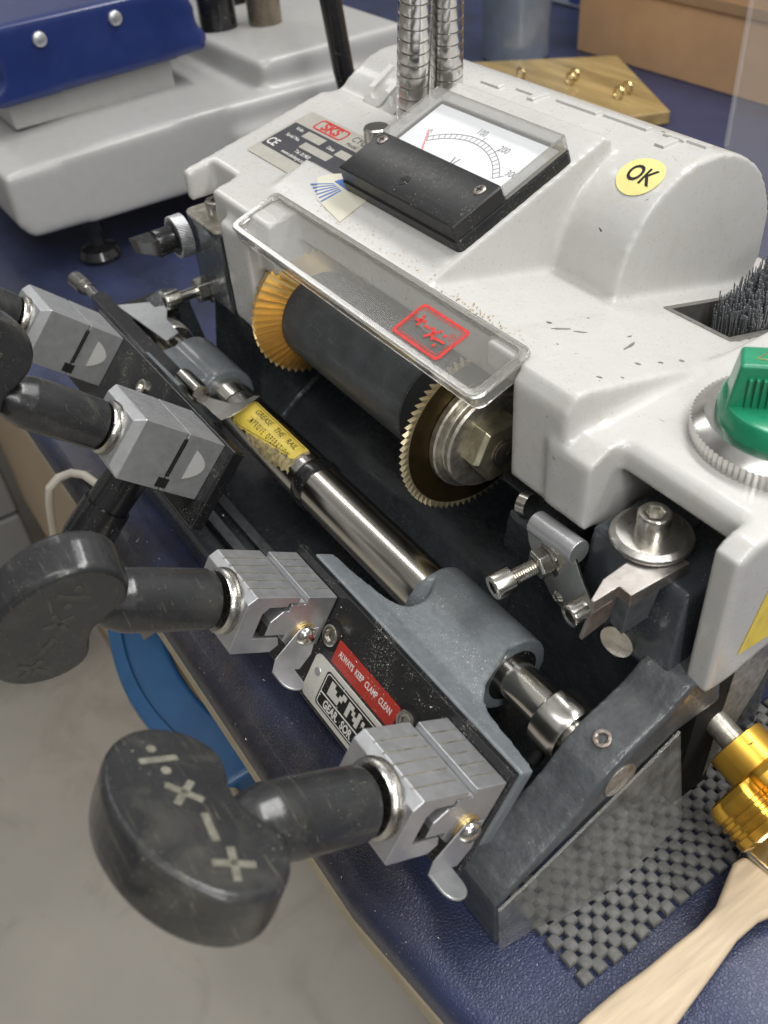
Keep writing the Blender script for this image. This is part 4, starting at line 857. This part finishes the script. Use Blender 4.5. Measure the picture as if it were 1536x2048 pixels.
# dark and bare metal strips below the side wall
mb = MB(); mb.prism([(4.6, -6.8), (4.9, 3.2), (6.6, 3.4), (7.0, -6.8)], -1.1, -.15); mb.build('motor_plate', M['hole'], mac)
mb = MB(); mb.prism([(6.6, -6.2), (6.9, 4.0), (11.5, 5.2), (9.2, -1)], -.6, -.1); mb.build('bare_plate', M['flange'], mac)

# ---- flexible metal lamp tubes
def flex(p, q, name):
    p = Vector(p); q = Vector(q); L = (q - p).length; n = int(L / .72); prof = []
    for i in range(n):
        z = i * .72; prof += [(z, .92), (z + .03, 1.0), (z + .34, 1.02), (z + .64, 1.0), (z + .67, .92)]
    MB().lathe(p, q - p, prof, 36).build(name, M['chrome'], mac, sharp=25)
flex((-35.9, 15.6, 14.6), (-32.2, 14.4, 30), 'flexible_tube')
flex((-35.2, 17.9, 15.9), (-33.0, 16.6, 30), 'flexible_tube')

# ---- clear safety shield behind, upper right
mb = MB(); mb.box(-21.0, 6, 27.5, 27.75, 8, 36); mb.build('safety_shield', M['pane'], mac)
mb = MB(); mb.box(-21.1, -21.0, 27.45, 27.8, 14, 36); mb.build('shield_border', M['pane'], mac)

# ================================================================== other things
# rubber mat: checkerboard of little foam pads
mb = MB(); px, py = .46, .43
for i in range(11):
    for j in range(60):
        if (i + j) % 2: continue
        x = 3.3 - i * px + random.uniform(-.035, .035) + .07 * math.sin(j * .3); y = -4.5 + j * py + random.uniform(-.035, .035) + .05 * math.sin(i * .8)
        if y > 20: continue
        a = .31 + random.uniform(-.015, .015); b = .295 + random.uniform(-.015, .015); h = random.uniform(-.05, .05)
        z0 = -7.22; z1 = -6.88 + h
        mb.rings([[(x - a, y - b, z0), (x + a, y - b, z0), (x + a, y + b, z0), (x - a, y + b, z0)], [(x - a, y - b, z1 - .1), (x + a, y - b, z1 - .1), (x + a, y + b, z1 - .1), (x - a, y + b, z1 - .1)], [(x - a * .68, y - b * .68, z1), (x + a * .72, y - b * .7, z1), (x + a * .68, y + b * .72, z1), (x - a * .7, y + b * .68, z1)]])
tag(mb.build('rubber_mat', M['rubber'], None, sharp=50), 'dark grey non slip rubber mat with square holes under the machine', 'mat')

br_ = thing('wooden_brush', 'pale wooden handled brush lying on the blue bench at lower right', 'brush', (5.5, 0, -7.25))
L_ = [(3.9, 4.9), (3.85, 4.2), (4.2, 3.3), (4.75, 2.0), (4.9, .6), (4.85, -.8), (4.85, -2.4), (4.75, -4.0), (4.75, -6), (5.0, -8)]
Rr = [(7.2, -8), (7.4, -6.2), (7.3, -4), (6.95, -2), (6.6, 0), (6.3, 1.6), (6.3, 3.0), (6.6, 4.2), (6.4, 5.2)]
mb = MB(); mb.rings([[(x, y, z) for x, y in (L_[::-1] + Rr[::-1])] for z in (-6.55, -5.9)]); mb.build('handle', M['wood'], br_, bevel=.28, seg=4)
mb = MB(); mb.rings([[(3.6, 4.9, z), (3.2, 9, z), (6.9, 9, z), (6.7, 5.0, z)] for z in (-6.75, -5.7)]); fe = mb.build('ferrule', M['chrome'], br_, bevel=.2)
mb = MB(); mb.rings([[(3.2, 9, z), (3.0, 14, z), (7.1, 14, z), (6.9, 9, z)] for z in (-6.7, -5.75)]); mb.build('bristles', M['wire'], br_)
mb = MB(); mb.lathe((5.9, -6.9, -5.9), (0, 0, 1), [(0, .35), (.02, .33)], 20); mb.build('hang_hole', M['hole'], br_)

# second machine far left
m2 = thing('bench_machine', 'pale grey bench machine with a dark blue cover behind at upper left', 'machine', (-95, 20, -7.3))
mb = MB()
top = [(-2.2, 4.0), (-2.2, -.8), (-1, -2.2), (14, -2.6), (46, -2.6), (46, 4.2), (40, 4.3), (30, 4.7), (18, 4.9), (8, 4.7), (0, 4.2)]
mb.prism(top, -128, -76); mb.box(-128, -75.3, 21.5, 46.5, -2.5, 2.2)
mb.prism([(26, 4), (26, 7), (27, 7.6), (40, 7.6), (44, 7.6), (44, 4)], -100, -77.5)
mb.build('body', M['white_far'], m2, remesh=.45, relax=8)
mb = MB(); mb.lathe((-79, 5.3, -7.3), (0, 0, 1), [(0, 2.0), (.5, 2.2), (1.2, 1.8), (1.6, .8), (3.0, .65), (3.1, 1.0), (3.6, 1.0), (5.2, .9)], 32); mb.build('levelling_foot', M['blackpl'], m2)
mb = MB(); mb.lathe((-120, 8, -7.3), (0, 0, 1), [(0, 2.5), (1.2, 2.1), (1.5, .9), (5.0, .9)], 32); mb.build('levelling_foot', M['blackpl'], m2)
cv = MB(); cv.prism([(1.2, 7.3), (.8, 8.6), (1.2, 8.9), (2.2, 9.6), (1.9, 14.4), (21.5, 14.4), (22.8, 12.6), (22.8, 10.6), (23.6, 9.8), (23.8, 9.2), (23.3, 8.0)], -110, -84)
cvr = cv.build('cover', M['blue'], m2, remesh=.4, relax=5)
mb = MB(); mb.prism([(2.4, 4.6), (2.2, 7.3), (20, 8.0), (20, 4.5)], -108, -86); mb.build('tray', M['white_far'], m2, bevel=.3)
for y, z in ((6.7, 12.6), (14.4, 12.9)):
    mb = MB(); mb.lathe((-84.0, y, z), (1, 0, 0), [(0, .7), (.25, .65), (.4, .4), (.42, .02)], 24); mb.build('screw', M['alu'], cvr)
mb = MB(); mb.cyl((-90, 33.6, 5), (-90, 33.6, 34), 1.9, 32); mb.build('column', M['oldpost'], m2)
mb = MB(); mb.cyl((-92.5, 29, 5), (-92.5, 29, 34), 2.1, 28); mb.build('black_column', M['blackpl'], m2)
mb = MB(); mb.box(-150, -104, 40, 60, 6, 9); mb.build('slide_table', M['oldpost'], m2, bevel=.3)
mb = MB(); mb.tube([(-62, 27.5, 5), (-62, 26.5, 10), (-63.5, 26.0, 22), (-66, 26, 34)], .95, 20); tag(mb.build('lamp_arm', M['blackpl'], None), 'slim black rod rising behind the cream housing beside the metal hoses', 'rod')

# cardboard box, board, can, paper at the back
cb = thing('cardboard_box', 'open brown cardboard box on the bench at upper right', 'box', (-80, 105, -7.3))
def flapbox(x0, x1, y0, y1, z0, z1, parent):
    for a in ((x0, x1, y0, y0 + .6), (x0, x1, y1 - .6, y1), (x0, x0 + .6, y0 + .7, y1 - .7), (x1 - .6, x1, y0 + .7, y1 - .7)):
        mb = MB(); mb.box(*a, z0, z1); mb.build('side_wall', M['card'], parent)
    mb = MB(); mb.box(x0 + .7, x1 - .7, y0 + .7, y1 - .7, z0 + .1, z0 + .5); mb.build('bottom', M['cardin'], parent)
flapbox(-94, -20, 86, 150, -7.2, 20, cb)
mb = MB(); mb.box(-92, -40, 85.6, 85.95, 2, 3.2); mb.build('tape_seam', M['cardin'], cb)
wb = thing('wooden_board', 'varnished wooden board with brass rings lying behind the cream housing', 'board', (-76, 70, -7.3))
mb = MB(); mb.prism([(-97, 68), (-68, 64), (-64, 73), (-84, 84)], -7.2, -5.6, 'z'); mb.build('board', M['oldwood'], wb, bevel=.2)
for x, y in ((-86, 68), (-80.5, 72.5), (-79.7, 71), (-72, 73.5), (-71.5, 71.5)):
    mb = MB(); R = []
    for i in range(24):
        t = 2 * math.pi * i / 24; R.append((x + .7 * math.cos(t), y + .2, -4.9 + .7 * math.sin(t)))
    mb.tube(R + [R[0]], .15, 8); mb.build('ring', M['brassring'], wb)
mb = MB(); mb.lathe((-98.5, 78, -7.25), (0, 0, 1), [(0, 4.6), (.3, 4.9), (11.5, 4.9), (12, 4.6), (12.3, 4.0)], 40); mb.cyl((-98.5, 78, 5.2), (-98.5, 78, 12), 4.9, 40)
cn = thing('metal_can', 'dark blue grey metal can standing behind the housing', 'can', (-98.5, 78, -7.25)); mb.build('can_body', M['can'], cn, bevel=.1)
mb = MB(); mb.cyl((-98.5, 78, 12.02), (-98.5, 78, 12.9), 5.0, 40); mb.build('lid', M['oldpost'], cn, bevel=.1)
pp = thing('paper_sleeve', 'pale paper packet with blue stripes standing at the top edge', 'paper', (-112, 100, -7.3))
mb = MB(); mb.box(-150, -94, 101, 112, -7.2, 6); mb.build('packet', M['paper'], pp, bevel=.2)
for x in (-112, -106): 
    mb = MB(); mb.box(x, x + 3.6, 100.8, 100.98, -6.5, 6); mb.build('stripe', M['dpaper'], pp)
mb = MB(); mb.box(-420, 260, 160, 165, -78, 200); tag(mb.build('wall', M['wallm'], None), kind='structure')

# brass and steel filings
mb = MB()
def flake(x, y, z, s):
    a = random.uniform(0, 6.28); b = random.uniform(0, 1.2); u = Vector((math.cos(a), math.sin(a), math.sin(b))) * s; v = Vector((-math.sin(a), math.cos(a), random.uniform(-.6, .6))) * s * .45
    c = Vector((x, y, z)); P = [mb.v(tuple(c - u - v)), mb.v(tuple(c + u - v * .4)), mb.v(tuple(c + u * .3 + v))]; mb.face(P)
for i in range(700): flake(random.gauss(-3.6, .9), random.gauss(-3.6, .9), -5.9 + random.uniform(0, .2), random.uniform(.03, .10))
for i in range(700): flake(random.uniform(-49, -3), random.gauss(-3.6, .8), -5.92 + random.uniform(0, .2), random.uniform(.02, .08))
for i in range(260):
    x = random.uniform(-17.4, -1.2); v_ = random.uniform(-5.2, .2); p = RIGHT(x, 6.42 + random.random() * .03, v_); flake(*p, random.uniform(.015, .05))
for i in range(220):
    x = random.uniform(-52, -1); flake(x, random.uniform(-11.3, -6.9), -7.25, random.uniform(.02, .06))
tag(mb.build('metal_filings', M['filing'], None, smooth=False, recalc=False), 'silvery filings scattered in the tray and on the carriage', 'filings', kind='stuff')
